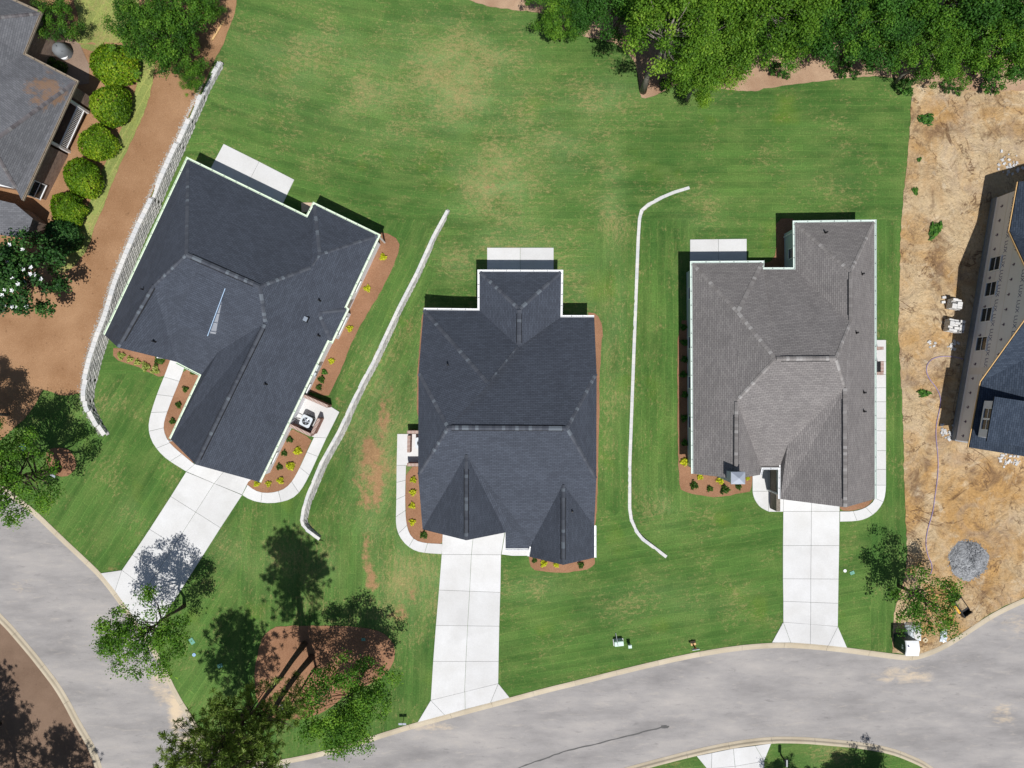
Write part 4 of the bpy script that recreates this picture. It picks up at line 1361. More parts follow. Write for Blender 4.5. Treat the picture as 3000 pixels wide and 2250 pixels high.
# shed dormer on the front slope: white battened east cheek, roof shallower than the slope
tipD = roof_hit(roof1, 658, 839); bD = roof_hit(roof1, 632, 979); tD = bD + Vector((0, 0, 1.45))
wdir = -v1 * 2.3
cheek = mk('dormer_wall', [tipD, bD, tD, tipD + wdir, bD + wdir, tD + wdir], [(0, 1, 2), (3, 5, 4), (1, 4, 5, 2)], SIDING_W, H1)
for k_ in range(1, 6):
    t_ = k_ / 5.2
    a_, b_ = tipD.lerp(bD, t_), tipD.lerp(tD, t_)
    mb = MB(); mb.tube([a_ + v1 * .02, b_ + v1 * .02 - Vector((0, 0, .05))], 0.022, 4); mb.build('batten', WHITE, cheek)
ov = (tD - tipD).normalized()
up = Vector((0, 0, 0.03))
e0, e1_ = tipD + v1 * 0.06 + up, tD + ov * 0.22 + v1 * 0.06 + up
e2_, e3_ = tD + ov * 0.25 + wdir + up, tipD + wdir + up
uvs, _ = face_uv([e0, e1_, e2_, e3_])
dr = mk('dormer_roof', [e0, e1_, e2_, e3_], [(0, 3, 2, 1)], SH_DARK, H1, uv=[uvs[0], uvs[3], uvs[2], uvs[1]])
mb = MB(); mb.tube([e0 + Vector((0, 0, -.10)), e1_ + Vector((0, 0, -.10))], 0.035, 4); mb.build('dormer_fascia', simple('shade_blue_trim', srgb(170, 196, 224), .5), dr)  # bluish shade under the dormer overhang, put into the trim colour
# brown pad and brick air conditioner yard
pad = slab(None, GP([(883, 594), (916, 594), (916, 622), (884, 622)]), 0.10, PAD_CONC, 'concrete_pad'); tag(pad, 'small pinkish concrete pad at the back notch of the left house', kind='structure')

def rowlock_wall(parent, a, b, h, th=0.22):
    """low brick wall: core plus a soldier course of bricks on edge"""
    d = (b - a); L = d.length; d.normalize()
    ang = math.atan2(d.y, d.x)
    c = (a + b) / 2
    z0 = height(c.x, c.y) - 0.2
    core = MB(); core.box(Vector((c.x, c.y, (z0 + h - 0.1) / 2)), (L, th, h - 0.1 - z0), ang)
    o = core.build('brick_wall', BRICK_RED, parent)
    cs = MB()
    n = max(2, int(L / 0.105))
    for i in range(n):
        p = a.lerp(b, (i + 0.5) / n)
        cs.box(Vector((p.x, p.y, h - 0.05)), (L / n * 0.60, th + 0.03, 0.11), ang)
    k = cs.build('rowlock_brick', BRICK_RED, o); k['kind'] = 'stuff'
    m = MB(); m.box(Vector((c.x, c.y, h - 0.062)), (L - 0.01, th + 0.015, 0.09), ang); m.build('mortar_bed', MORTAR, o)
    return o
def ac_unit(px, py, z0, rz, label, s=0.86, h=0.95):
    p = P(px, py, z0 + h); p.z = z0
    root = empty('air_conditioner', p, label, 'air conditioner')
    R = Matrix.Rotation(rz, 3, 'Z')
    def rr(w, r, n=5):
        out = []
        for (cx, cy, a0) in ((w - r, w - r, 0), (-w + r, w - r, 90), (-w + r, -w + r, 180), (w - r, -w + r, 270)):
            for k in range(n):
                a = math.radians(a0 + 90 * k / (n - 1))
                out.append((cx + r * math.cos(a), cy + r * math.sin(a)))
        return out
    def pl2(poly, z): return [p + R @ Vector((x, y, 0)) + Vector((0, 0, z)) for x, y in poly]
    mb = MB()
    ring = rr(s / 2, 0.14)
    n = len(ring)
    mb.add(pl2(ring, 0.0) + pl2(ring, h - 0.05), [(i, (i + 1) % n, n + (i + 1) % n, n + i) for i in range(n)])
    mb.build('casing', DARKMETAL, root)
    # lid with a round opening
    hole = [(0.31 * math.cos(2 * math.pi * k / n + math.pi / 4 - math.pi / 4 + 0.0), 0.31 * math.sin(2 * math.pi * k / n)) for k in range(n)]
    ring2 = rr(s / 2 + 0.015, 0.15)
    V = pl2(ring2, h - 0.06) + pl2(ring2, h) + pl2(hole, h) + pl2(hole, h - 0.12)
    F = []
    for i in range(n):
        j = (i + 1) % n
        F += [(i, j, n + j, n + i), (n + i, n + j, 2 * n + j, 2 * n + i), (2 * n + i, 2 * n + j, 3 * n + j, 3 * n + i)]
    lid = mk('lid', V, F, STEEL_GREY, root)
    fl = MB(); fl.add(pl2(hole, h - 0.115), [tuple(range(n))]); fl.build('fan_well', BLACK, lid)
    fan = MB()
    for k in range(5):
        a = 2 * math.pi * k / 5
        M = Matrix.Rotation(rz + a, 3, 'Z') @ Matrix.Rotation(math.radians(24), 3, 'X')
        fan.box(p + Matrix.Rotation(rz + a, 3, 'Z') @ Vector((0.17, 0, 0)) + Vector((0, 0, h - 0.07)), (0.24, 0.13, 0.008), M=M)
    fan.cyl(p + Vector((0, 0, h - 0.10)), 0.07, 0.085, 12)
    fan.build('fan', GALV, root)
    g = MB()
    for rr_ in (0.10, 0.2, 0.29):
        g.tube([p + Vector((rr_ * math.cos(t), rr_ * math.sin(t), h - 0.005)) for t in [2 * math.pi * k / 20 for k in range(21)]], 0.006, 4, False)
    for k in range(8):
        a = math.pi * k / 4
        g.tube([p + Vector((0.05 * math.cos(a), 0.05 * math.sin(a), h)), p + Vector((0.31 * math.cos(a), 0.31 * math.sin(a), h))], 0.006, 4, False)
    g.build('fan_guard', DARKMETAL, root)
    return root
yard1 = empty('brick_screen', G(930, 1225), 'low brick screen walls round the air conditioner of the left house', 'wall')
W_ = lambda px, py: P(px, py, 1.2)
rowlock_wall(yard1, W_(890, 1160), W_(960, 1191), 1.2)
rowlock_wall(yard1, W_(848, 1246), W_(910, 1275), 1.2)
rowlock_wall(yard1, W_(914, 1271), W_(935, 1226), 1.2)
ac = ac_unit(896, 1234, 0.06, math.radians(-26), 'grey air conditioner with round fan inside the brick screen')
lines = MB(); a0 = P(880, 1226, 0.7); a1 = P(868, 1224, 0.9); a2 = on_wall(*eastB, 0.585, 1.0, 0.27)
lines.tube([a0, a1, a1.lerp(a2, .5) + Vector((0, 0, .1)), a2], 0.035, 6); lines.build('refrigerant_line', BLACK, ac)

# ================================================================== middle house
h2 = {'A1': (1241, 908, EZ), 'A2': (1405, 910, EZ), 'B1': (1405, 796, EZ), 'B2': (1644, 796.5, EZ), 'B3': (1642, 929.5, EZ), 'C1': (1741, 929.5, EZ), 'E1': (1521.5, 906, 4.75), 'E2': (1520.5, 1017, 4.6), 'F': (1432, 1125, 6.22),
      'JL1': (1226, 1093, 5.5), 'JL2': (1225, 1392, 5.5), 'JR1': (1748, 1093, 5.5), 'JR2': (1747, 1403, 5.5), 'RL': (1312, 1253, 8.0), 'RR': (1662, 1255, 8.0), 'DL': (1238, 1551, EZ), 'g1a': (1366, 1331, 6.75), 'g1p': (1366, 1583, 6.75),
      'g1r': (1481, 1560, 3.1), 'V1': (1503, 1549, 2.95), 'g1s': (1481, 1558, 2.85), 'P1': (1481, 1607, 2.5), 'P2': (1555, 1607, 2.5), 'g2a': (1650, 1417, 5.3), 'g2p': (1650, 1655, 5.3), 'g2l': (1551, 1631, 2.7), 'g2r': (1741, 1634, EZ), 'DR': (1741, 1540, EZ), 'g2v': (1560, 1588, 2.75)}
snap(h2, 'F', 'A1', 'JL1', 'RL'); h2['F2'] = h2['F']; h2['E3'] = h2['E2']; snap(h2, 'F2', 'C1', 'RR', 'RL'); snap(h2, 'E3', 'C1', 'RR', 'RL'); snap(h2, 'E2', 'A1', 'A2', 'F')
for k_ in ('g1a', 'g2a'): snap(h2, k_, 'RL', 'RR', 'DL')
h2f = [('A1', 'JL1', 'RL', 'F'), ('C1', 'JR1', 'RR', 'RL', 'F2', 'E3', 'B3'), ('F', 'E2', 'E3', 'F2'), ('E2', 'B3', 'E3'), ('RL', 'F', 'F2'), ('A1', 'F', 'E2', 'A2'), ('A2', 'E2', 'E1', 'B1'), ('B1', 'E1', 'B2'), ('B2', 'E1', 'E2', 'B3'), ('JL1', 'JL2', 'RL'), ('JR1', 'RR', 'JR2'), ('RL', 'JL2', 'DL', 'g1a'),
       ('RL', 'g1a', 'V1', 'g2v', 'g2a', 'DR', 'JR2', 'RR'), ('V1', 'g1s', 'P1', 'P2', 'g2v'), ('g1a', 'DL', 'g1p'), ('g1a', 'g1p', 'g1r', 'V1'), ('g2a', 'g2v', 'P2', 'g2l', 'g2p'), ('g2a', 'g2p', 'g2r', 'DR')]
H2 = empty('house', P(1490, 1220, 0), 'new house with charcoal shingle roof and two front gables, middle of the three', 'house')
roof2, R2 = roof_mesh(H2, h2, h2f, SH_DARK)
do_caps(roof2, R2, h2f, [('A1', 'F'), ('F', 'E2'), ('B1', 'E1'), ('B2', 'E1'), ('E1', 'E2'), ('JL1', 'RL'), ('JL2', 'RL'), ('JR1', 'RR'), ('JR2', 'RR'), ('RL', 'RR'), ('g1a', 'g1p'), ('g2a', 'g2p')], CAP_DARK, [('RL', 'RR'), ('E1', 'E2'), ('g1a', 'g1p'), ('g2a', 'g2p')])
vent(roof2, R2, h2f, 'RL', 'RR', .03, .97); vent(roof2, R2, h2f, 'E1', 'E2', .12, .88); vent(roof2, R2, h2f, 'g1p', 'g1a', .08, .82); vent(roof2, R2, h2f, 'g2p', 'g2a', .06, .82)
for px, py, z in ((1312, 1069, 4.9), (1676, 1498, 4.4)): pipe_vent(roof2, px, py, z)
gutter(H2, [R2[k] for k in ('A1', 'A2', 'B1', 'B2', 'B3', 'C1')], WHITE)
gutter(H2, [R2['P2'], R2['P1']], WHITE); gutter(H2, [R2['DR'], R2['g2r']], WHITE); gutter(H2, [R2['g2l'], R2['P2'] + Vector((0, 0, .1))], WHITE)
def PE(px, py, z=EZ): return P(px, py, z)
walls(H2, [R2[k] for k in ('A1', 'A2', 'B1', 'B2', 'B3', 'C1', 'g2r')] + [PE(1551, 1631), PE(1551, 1548), R2['DL']], -0.9, 2.55, SIDING_W)
S_ = Vector((0, 0.3, 0))
gable_fill(H2, [R2['DL'], R2['g1p'], R2['g1r']], S_, SIDING_W); gable_fill(H2, [PE(1551, 1631, 2.6), R2['g2p'], R2['g2r']], S_, SIDING_W)
gable_fill(H2, [R2['A1'], R2['JL1'], R2['JL2'], R2['DL']], Vector((0.25, 0, 0)), SIDING_W); gable_fill(H2, [R2['C1'], R2['JR1'], R2['JR2'], R2['DR']], Vector((-0.25, 0, 0)), SIDING_W)
gd = MB()
for k in range(4): gd.box(P(1366, 1545, EZ) * Vector((1, 1, 0)).to_3d() if False else Vector((P(1366, 1540, EZ).x, P(1366, 1543, EZ).y, 0.32 + 0.56 * k)), (4.8, 0.06, 0.545))
gd.build('garage_door', WHITE, H2)
for px in (1490, 1518, 1546):
    p = P(px, 1600, 2.4); mb = MB(); mb.box(Vector((p.x, p.y + 0.12, 1.2)), (0.2, 0.2, 2.4)); mb.build('porch_post', WHITE, H2)
window(H2, Vector((P(1645, 1625, EZ).x, P(1645, 1625, EZ).y + 0.20, 1.5)), Vector((1, 0, 0)), 1.6, 1.5, Vector((0, -1, 0)))
for px in (1475, 1570): window(H2, Vector((P(px, 797, EZ).x, P(px, 797, EZ).y - 0.27, 1.4)), Vector((-1, 0, 0)), 1.5, 1.9, Vector((0, 1, 0)))
yard2 = empty('brick_screen', G(1205, 1310), 'low white-capped brick screen beside the left wall of the middle house', 'wall')
rowlock_wall(yard2, P(1192, 1266, 1.1), P(1240, 1266, 1.1), 1.1); rowlock_wall(yard2, P(1192, 1362, 1.1), P(1240, 1362, 1.1), 1.1); rowlock_wall(yard2, P(1198, 1276, 1.1), P(1197, 1326, 1.1), 1.1)
ac_unit(1233, 1298, 0.05, 0.0, 'air conditioner half hidden under the left eave of the middle house')

# ================================================================== grey-brown house
h3 = {'a': (2028, 771, EZ), 'b': (2233, 769.5, EZ), 'b2': (2232, 789.5, EZ), 'c': (2330, 789.5, EZ), 'd': (2328.6, 652.4, EZ), 'e': (2562, 649.5, EZ), 'f': (2562.6, 1462, EZ), 'gp': (2477, 1486.5, 5.9), 'gl': (2286, 1462, EZ), 'gl2': (2284, 1369, 2.65),
      'p1': (2229, 1369, 2.65), 'p0': (2227, 1391, EZ), 'lp': (2157, 1403, 5.24), 'll': (2031, 1388, EZ), 'T1': (2161, 914, 5.45), 'T2': (2493, 796, 5.55), 'R1': (2272, 1051, 7.3), 'R2': (2450, 1050, 7.3), 'Q1': (2158, 1175, 5.24), 'Q2': (2476, 1135, 5.9),
      'S1': (2493, 945, 5.6), 'W1': (2327, 1274, 3.75), 'W2': (2307, 1305, 3.35)}
snap(h3, 'S1', 'b2', 'c', 'R1'); snap(h3, 'W1', 'R1', 'R2', 'p1'); snap(h3, 'W2', 'R1', 'R2', 'p1')
h3f = [('a', 'T1', 'b'), ('b', 'b2', 'c', 'S1', 'R2', 'R1', 'T1'), ('c', 'd', 'T2', 'S1'), ('d', 'e', 'T2'), ('e', 'f', 'gp', 'Q2', 'S1', 'T2'), ('S1', 'Q2', 'R2'), ('a', 'll', 'lp', 'Q1', 'T1'), ('T1', 'Q1', 'R1'), ('R1', 'R2', 'Q2', 'W1', 'W2', 'gl2', 'p1', 'Q1'), ('Q1', 'p1', 'p0', 'lp'), ('Q2', 'gp', 'gl', 'gl2', 'W2', 'W1')]
H3 = empty('house', P(2290, 1080, 0), 'new house with grey-brown shingle roof and chimney, right of the three', 'house')
roof3, R3 = roof_mesh(H3, h3, h3f, SH_BROWN)
do_caps(roof3, R3, h3f, [('a', 'T1'), ('b', 'T1'), ('T1', 'R1'), ('d', 'T2'), ('e', 'T2'), ('T2', 'S1'), ('S1', 'R2'), ('R2', 'Q2'), ('R1', 'Q1'), ('R1', 'R2'), ('Q1', 'lp'), ('Q2', 'gp')], CAP_BROWN, [('R1', 'R2'), ('T2', 'S1'), ('Q1', 'lp'), ('Q2', 'gp')])
vent(roof3, R3, h3f, 'R1', 'R2', .1, .9); vent(roof3, R3, h3f, 'T2', 'S1', .15, .85); vent(roof3, R3, h3f, 'Q1', 'lp', .18, .84); vent(roof3, R3, h3f, 'Q2', 'gp', .1, .93)
for px, py, z in ((2418, 682, 3.55), (2525, 803, 4.6), (2508, 975, 5.0), (2530, 1150, 4.6), (2530, 1205, 4.6)): pipe_vent(roof3, px, py, z, 0.07)
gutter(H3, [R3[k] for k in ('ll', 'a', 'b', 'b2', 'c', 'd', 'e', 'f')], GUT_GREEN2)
gutter(H3, [R3['gl'], R3['gl2'] + Vector((0, 0, .2)), R3['p1'] + Vector((0, 0, .2)), R3['p0']], WHITE)
walls(H3, [R3[k] for k in ('ll', 'a', 'b', 'b2', 'c', 'd', 'e', 'f', 'gl')] + [PE(2284, 1352), PE(2229, 1352), R3['p0']], -0.8, EZ - 0.15, SIDING_G)
gable_fill(H3, [R3['ll'], R3['lp'], R3['p0']], S_, SIDING_G); gable_fill(H3, [R3['gl'], R3['gp'], R3['f']], S_, SIDING_G)
gd = MB()
for k in range(4): gd.box(Vector((P(2375, 1462, EZ).x, P(2375, 1455, EZ).y + 0.1, 0.32 + 0.56 * k)), (4.8, 0.06, 0.545))
gd.build('garage_door', WHITE, H3)
Wn = Vector((-1, 0, 0)); Nn = Vector((0, 1, 0))
window(H3, Vector((P(2328.6, 733, EZ).x + 0.27, P(2328, 733, EZ).y, 1.55)), Vector((0, -1, 0)), 0.75, 0.9, Wn)
for py in (850, 1000, 1120, 1240): window(H3, Vector((P(2028.6, py, EZ).x + 0.27, P(2028, py, EZ).y, 1.5)), Vector((0, -1, 0)), 0.9, 1.4, Wn)
window(H3, Vector((P(2104, 771, EZ).x, P(2104, 771, EZ).y - 0.27, 1.3)), Vector((-1, 0, 0)), 1.8, 2.0, Nn)
for px, py in ((2020, 943), (2020, 1364), (2310, 683)):
    p = P(px, py, 1.6); mb = MB(); mb.box(Vector((p.x + 0.25, p.y, 1.3)), (0.10, 0.10, 2.6)); mb.build('downspout', WHITE, H3)
# entry: stone pier beside the garage wall
p = P(2268, 1420, 1.0)
mb = MB(); mb.box(Vector((p.x + 0.15, p.y + 0.25, 0.75)), (0.3, 4.6, 1.5)); mb.build('stone_skirt', simple('stone_veneer', srgb(122, 114, 104), 0.95, 0.1, 0, 0.4, 9), H3)
# chimney with a hipped metal cap
cc = P(2166, 1402, 6.3)
cw, cd = 0.92, 0.78
mb = MB(); mb.box(Vector((cc.x, cc.y, 2.7)), (cw, cd, 6.4)); chim = mb.build('chimney', SIDING_G, H3)
hw, hd = cw / 2 + 0.06, cd / 2 + 0.06
V = [(cc.x - hw, cc.y - hd, 5.88), (cc.x + hw, cc.y - hd, 5.88), (cc.x + hw, cc.y + hd, 5.88), (cc.x - hw, cc.y + hd, 5.88), (cc.x - hw, cc.y - hd, 6.02), (cc.x + hw, cc.y - hd, 6.02), (cc.x + hw, cc.y + hd, 6.02), (cc.x - hw, cc.y + hd, 6.02), (cc.x, cc.y, 6.28)]
mk('chimney_cap', V, [(0, 1, 5, 4), (1, 2, 6, 5), (2, 3, 7, 6), (3, 0, 4, 7), (4, 5, 8), (5, 6, 8), (6, 7, 8), (7, 4, 8)], GALV, chim)
yard3 = empty('brick_screen', G(2570, 1060), 'low pale brick screen on the path right of the grey-brown house', 'wall')
rowlock_wall(yard3, P(2558, 1020, 1.0), P(2589, 1020, 1.0), 1.0); rowlock_wall(yard3, P(2558, 1094, 1.0), P(2589, 1094, 1.0), 1.0); rowlock_wall(yard3, P(2585, 1058, 1.0), P(2585, 1090, 1.0), 1.0)
GRATE = MB()
for k in range(9):
    q = P(2572, 1062 + k * 3.4, 0.9); GRATE.box(q, (0.5, 0.05, 0.05))
g_ = GRATE.build('steel_grille', BLACK); tag(g_, 'dark slatted grille inside the brick screen of the grey-brown house', 'grille')
q = P(2572, 1076, 0.85); mb = MB(); mb.box(Vector((q.x, q.y, 0.45)), (0.48, 0.9, 0.85)); mb.build('cabinet', BLACK, g_)

# ================================================================== half-built house on the right
H4 = empty('house', P(2900, 930, 0), 'unfinished house wrapped in printed sheathing on the sandy lot at the right edge', 'house')
b0 = P(2905, 585, 0); b1 = P(2786, 1288, 0)
t4 = (b1 - b0).normalized(); L4 = (b1 - b0).length
n4 = Vector((t4.y, -t4.x, 0))                       # outward: west
if n4.x > 0: n4 = -n4
def WP(s, z, off=0.0): 
    p = b0 + t4 * s + n4 * off; p.z = z; return p
ZE = 3.4
g1 = P(2959, 677, ZE); g2 = P(2876, 1116, ZE); gpk = P(3051, 875, 8.1)
s1 = (g1 - b0).dot(t4); s2 = (g2 - b0).dot(t4); sp = (s1 + s2) / 2
wv = [WP(0, 0.62), WP(L4, 0.62), WP(L4, 3.25), WP(s2, 3.25), WP(sp, 7.7), WP(s1, 3.25), WP(0, 3.25)]
mk('wall', wv, [tuple(range(6, -1, -1)) if (wv[1] - wv[0]).cross(wv[6] - wv[0]).dot(n4) < 0 else tuple(range(7))], HOUSEWRAP, H4)
east = -n4 * 12
for a in (0, L4):
    q = [WP(a, 0.62), WP(a, 3.25), WP(a, 3.25) + east, WP(a, 0.62) + east]
    mk('wall', q, [(0, 1, 2, 3)], HOUSEWRAP, H4)
fb = MB(); fb.prism([(p.x, p.y) for p in (WP(-0.05, 0, .05), WP(L4 + .05, 0, .05), WP(L4 + .05, 0, .05) + east, WP(-.05, 0, .05) + east)], -0.6, 0.618); fb.build('foundation', GREY_BOARD, H4)
# seam tapes
for z in (0.95, 2.05):
    mb = MB()
    c = WP(L4 / 2, z, 0.006); mb.box(c, (L4 - .1, 0.006, 0.07), math.atan2(t4.y, t4.x)); mb.build('seam_tape', WRAP_TAPE, H4)
mb = MB(); mb.box(WP(sp, 3.6, 0.006), ((s2 - s1) * 0.9, 0.006, 0.07), math.atan2(t4.y, t4.x)); mb.build('seam_tape', WRAP_TAPE, H4)
mb = MB(); mb.box(WP(s2 - 0.9, 2.0, 0.007), (0.55, 0.006, 2.4), math.atan2(t4.y, t4.x)); mb.build('seam_tape', WRAP_TAPE, H4)
# printed lettering and leaf marks
cu = bpy.data.curves.new('lettering', 'FONT'); cu.body = 'LUX'; cu.align_x = 'CENTER'; cu.align_y = 'CENTER'; cu.size = 0.52; cu.extrude = 0.0
to = bpy.data.objects.new('tmp_text', cu); COL.objects.link(to)
bpy.context.view_layer.update()
tm = bpy.data.meshes.new_from_object(to.evaluated_get(bpy.context.evaluated_depsgraph_get()))
bpy.data.objects.remove(to)
tm.name = 'lettering'
tm.materials.clear(); tm.materials.append(INK)
star = MB()
sv = [(0, 0, 0)]
r = random.Random(4)
pts = []
for k in range(14):
    a = 2 * math.pi * k / 14
    rad = 0.17 if k % 2 == 0 else 0.075
    if k == 11 or k == 10: rad = 0.06
    pts.append((rad * math.cos(a), rad * math.sin(a) + 0.02, 0))
pts2 = [(-0.025, -0.2, 0), (0.025, -0.2, 0), (0.025, 0, 0), (-0.025, 0, 0)]
me_leaf = bpy.data.meshes.new('leaf_mark')
me_leaf.from_pydata(pts + pts2, [], [tuple(range(14)), (14, 15, 16, 17)])
me_leaf.materials.append(INK2)
RW = Matrix((( t4.x, 0, n4.x), (t4.y, 0, n4.y), (0, 1, 0))).to_4x4()
if RW.determinant() < 0:
    RW = Matrix(((-t4.x, 0, n4.x), (-t4.y, 0, n4.y), (0, 1, 0))).to_4x4()
inv4 = Matrix.Translation(-Vector(H4.location))
def stamp(me, s, z):
    top = 3.15 + max(0, 4.45 * (1 - abs(s - sp) / ((s2 - s1) / 2)))
    if z > top - 0.25 or s < 0.4 or s > L4 - 0.3: return
    o = bpy.data.objects.new(me.name.split('.')[0], me); COL.objects.link(o)
    o.parent = H4; o.matrix_parent_inverse = inv4
    o.matrix_basis = Matrix.Translation(WP(s, z, 0.008)) @ RW
WIN4 = []
for (px, py) in ((2920, 773), (2906, 847), (2890, 922), (2875, 1007)):
    q = P(px, py, 1.85); WIN4.append((q - b0).dot(t4))
for row, z in enumerate((1.45, 4.0, 6.3)):
    for k in range(18):
        s = 0.9 + k * 1.16 + (0.5 if row % 2 else 0)
        if row == 0 and any(abs(s - w) < 0.65 for w in WIN4): continue
        stamp(me_leaf, s, z)
for row, z in enumerate((2.72, 5.2)):
    for k in range(18):
        s = 0.95 + k * 1.16 + (0.35 if row % 2 else 0)
        stamp(tm, s, z)
for w in WIN4: window(H4, WP(w, 1.85, 0.012), t4, 1.05, 1.15, n4)
# roof planes
h4 = {'na': (2985, 532, ZE), 'nb': (2959, 677, ZE), 'pk': (3051, 875, 8.1), 'sb': (2876, 1118, ZE), 'sc': (2840, 1311, ZE), 'nr': (3420, 500, 9.2), 'v1': (3330, 770, 8.1), 'rr': (3520, 905, 8.1), 'v2': (3330, 880, 8.1), 'sr': (3420, 1405, 9.2), 'mr': (3520, 830, 9.2), 'mr2': (3500, 960, 9.2)}
h4f = [('na', 'nb', 'v1', 'nr'), ('nb', 'pk', 'v2', 'v1'), ('pk', 'sb', 'v2'), ('sb', 'sc', 'sr', 'v2')]
roof4, R4 = roof_mesh(H4, h4, h4f, SH_NAVY, 0.12)
for a, b in (('nb', 'pk'), ('pk', 'sb'), ('na', 'nb'), ('sb', 'sc')):
    mb = MB(); A, B = R4[a] + n4 * 0.03 - Vector((0, 0, .13)), R4[b] + n4 * 0.03 - Vector((0, 0, .13))
    mb.tube([A, B], 0.06, 4); mb.build('rake_board', WOOD_TAN, roof4)
# dormer with a double window
db = [P(2884, 1174, 3.75), P(2865, 1279, 3.75)]
dt = [Vector((p.x, p.y, 5.15)) for p in db]
eo = -n4 * 6
dw = mk('dormer_wall', db + dt + [db[0] + eo, db[1] + eo, dt[0] + eo, dt[1] + eo], [(0, 1, 3, 2), (0, 2, 6, 4), (1, 5, 7, 3)], HOUSEWRAP, H4)
q0, q1 = dt[0] - t4 * 0.3 + n4 * 0.25 + Vector((0, 0, .05)), dt[1] + t4 * 0.3 + n4 * 0.25 + Vector((0, 0, .05))
q2, q3 = q1 + eo + Vector((0, 0, 1.2)), q0 + eo + Vector((0, 0, 1.2))
uvs, _ = face_uv([q0, q1, q2, q3])
mk('dormer_roof', [q0, q1, q2, q3, q0 - Vector((0, 0, .12)), q1 - Vector((0, 0, .12))], [(0, 1, 2, 3), (4, 5, 1, 0)], SH_NAVY, H4, uv=list(uvs) + [(0, 0)] * 4)
mc = (db[0] + db[1]) / 2
for sgn in (-0.43, 0.43): window(dw, Vector((mc.x, mc.y, 4.5)) + t4 * sgn + n4 * 0.012, t4, 0.72, 0.95, n4)

# ================================================================== older brick house, top left
H0 = empty('house', P(60, 300, 1.1), 'older brown brick house with worn grey roof in the top left corner', 'house')
E0 = 3.9
h0 = {'c1': (117, 38, E0), 'nn': (-130, -75, E0), 'c2': (67, 159, E0), 'c3': (222, 239, E0), 'c4': (63, 586, E0), 'c5': (47, 553, E0 + .45), 'c6': (-140, 500, E0 + .45), 'U': (-110, 60, 6.6), 'V': (-70, 235, 5.9), 'L': (-30, 420, 6.9), 'L2': (-160, 380, 6.9)}
h0f = [('c1', 'U', 'nn'), ('c1', 'c2', 'V', 'U'), ('c2', 'c3', 'L', 'V'), ('c3', 'c4', 'c5', 'L'), ('c5', 'c6', 'L2', 'L')]
roof0, R0 = roof_mesh(H0, h0, h0f, None)
def stained():
    m = SH_OLD.copy(); m.name = 'stained_old_shingle'
    nt = m.node_tree
    b = nt.nodes['Principled BSDF']
    src = b.inputs['Base Color'].links[0].from_socket
    geo = nt.nodes.new('ShaderNodeNewGeometry')
    nz = nt.nodes.new('ShaderNodeTexNoise'); nz.inputs['Scale'].default_value = 1.1; nz.inputs['Detail'].default_value = 7; nz.inputs['Roughness'].default_value = 0.7
    nt.links.new(geo.outputs['Position'], nz.inputs['Vector'])
    c = P(130, 250, 5.0)
    sub = nt.nodes.new('ShaderNodeVectorMath'); sub.operation = 'DISTANCE'; sub.inputs[1].default_value = c
    nt.links.new(geo.outputs['Position'], sub.inputs[0])
    mr = nt.nodes.new('ShaderNodeMapRange'); mr.inputs['From Min'].default_value = 0.2; mr.inputs['From Max'].default_value = 3.4; mr.inputs['To Min'].default_value = 0.26; mr.inputs['To Max'].default_value = -0.25
    nt.links.new(sub.outputs['Value'], mr.inputs['Value'])
    ad = nt.nodes.new('ShaderNodeMath'); ad.operation = 'ADD'
    nt.links.new(mr.outputs['Result'], ad.inputs[0]); nt.links.new(nz.outputs['Fac'], ad.inputs[1])
    m2 = nt.nodes.new('ShaderNodeMapRange'); m2.inputs['From Min'].default_value = 0.55; m2.inputs['From Max'].default_value = 0.68; m2.inputs['To Max'].default_value = 0.75
    nt.links.new(ad.outputs[0], m2.inputs['Value'])
    mx = nt.nodes.new('ShaderNodeMix'); mx.data_type = 'RGBA'; mx.inputs[7].default_value = (*srgb(142, 110, 82, .9), 1)
    nt.links.new(m2.outputs['Result'], mx.inputs[0]); nt.links.new(src, mx.inputs[6]); nt.links.new(mx.outputs[2], b.inputs['Base Color'])
    return m
roof0.data.materials.clear(); roof0.data.materials.append(stained())
do_caps(roof0, R0, h0f, [('c1', 'U'), ('c3', 'L'), ('L', 'c5')], CAP_OLD)
gutter(H0, [R0[k] for k in ('nn', 'c1', 'c2', 'c3', 'c4')], simple('brown_gutter', srgb(150, 138, 122), 0.6))
ed = (R0['c4'] - R0['c3']); nE = Vector((-ed.y, ed.x, 0)).normalized(); nE = nE if nE.x > 0 else -nE
def ep(t, inn): return R0['c3'].lerp(R0['c4'], t) - nE * inn
walls(H0, [R0['nn'], R0['c1'], R0['c2'], R0['c3'], ep(.14, 0), ep(.14, 1.9), ep(.50, 1.9), ep(.50, 0), R0['c4'], P(47, 553, E0), P(-140, 520, E0)], 0.2, E0 - 0.15, BRICK_BROWN, 0.3)
# south wing wall
walls(H0, [P(-120, 560, 3.4), P(40, 600, 3.4), P(88, 640, 3.4), P(70, 690, 3.4), P(-120, 660, 3.4)], 0.2, 3.3, BRICK_BROWN, 0.05, 'wall', False)
uv5 = [P(-130, 556, 3.4), P(44, 597, 3.4), P(96, 640, 3.4), P(76, 700, 3.4), P(-130, 668, 3.4)]
mk('lower_roof', uv5, [tuple(range(4, -1, -1))], SH_OLD, H0, uv=[(p.x, p.y) for p in uv5[::-1]])
edn = ed.normalized(); edn.z = 0
window(H0, ep(.885, 0.3) + Vector((0, 0, 2.45 - E0)), edn, 1.15, 1.35, nE)
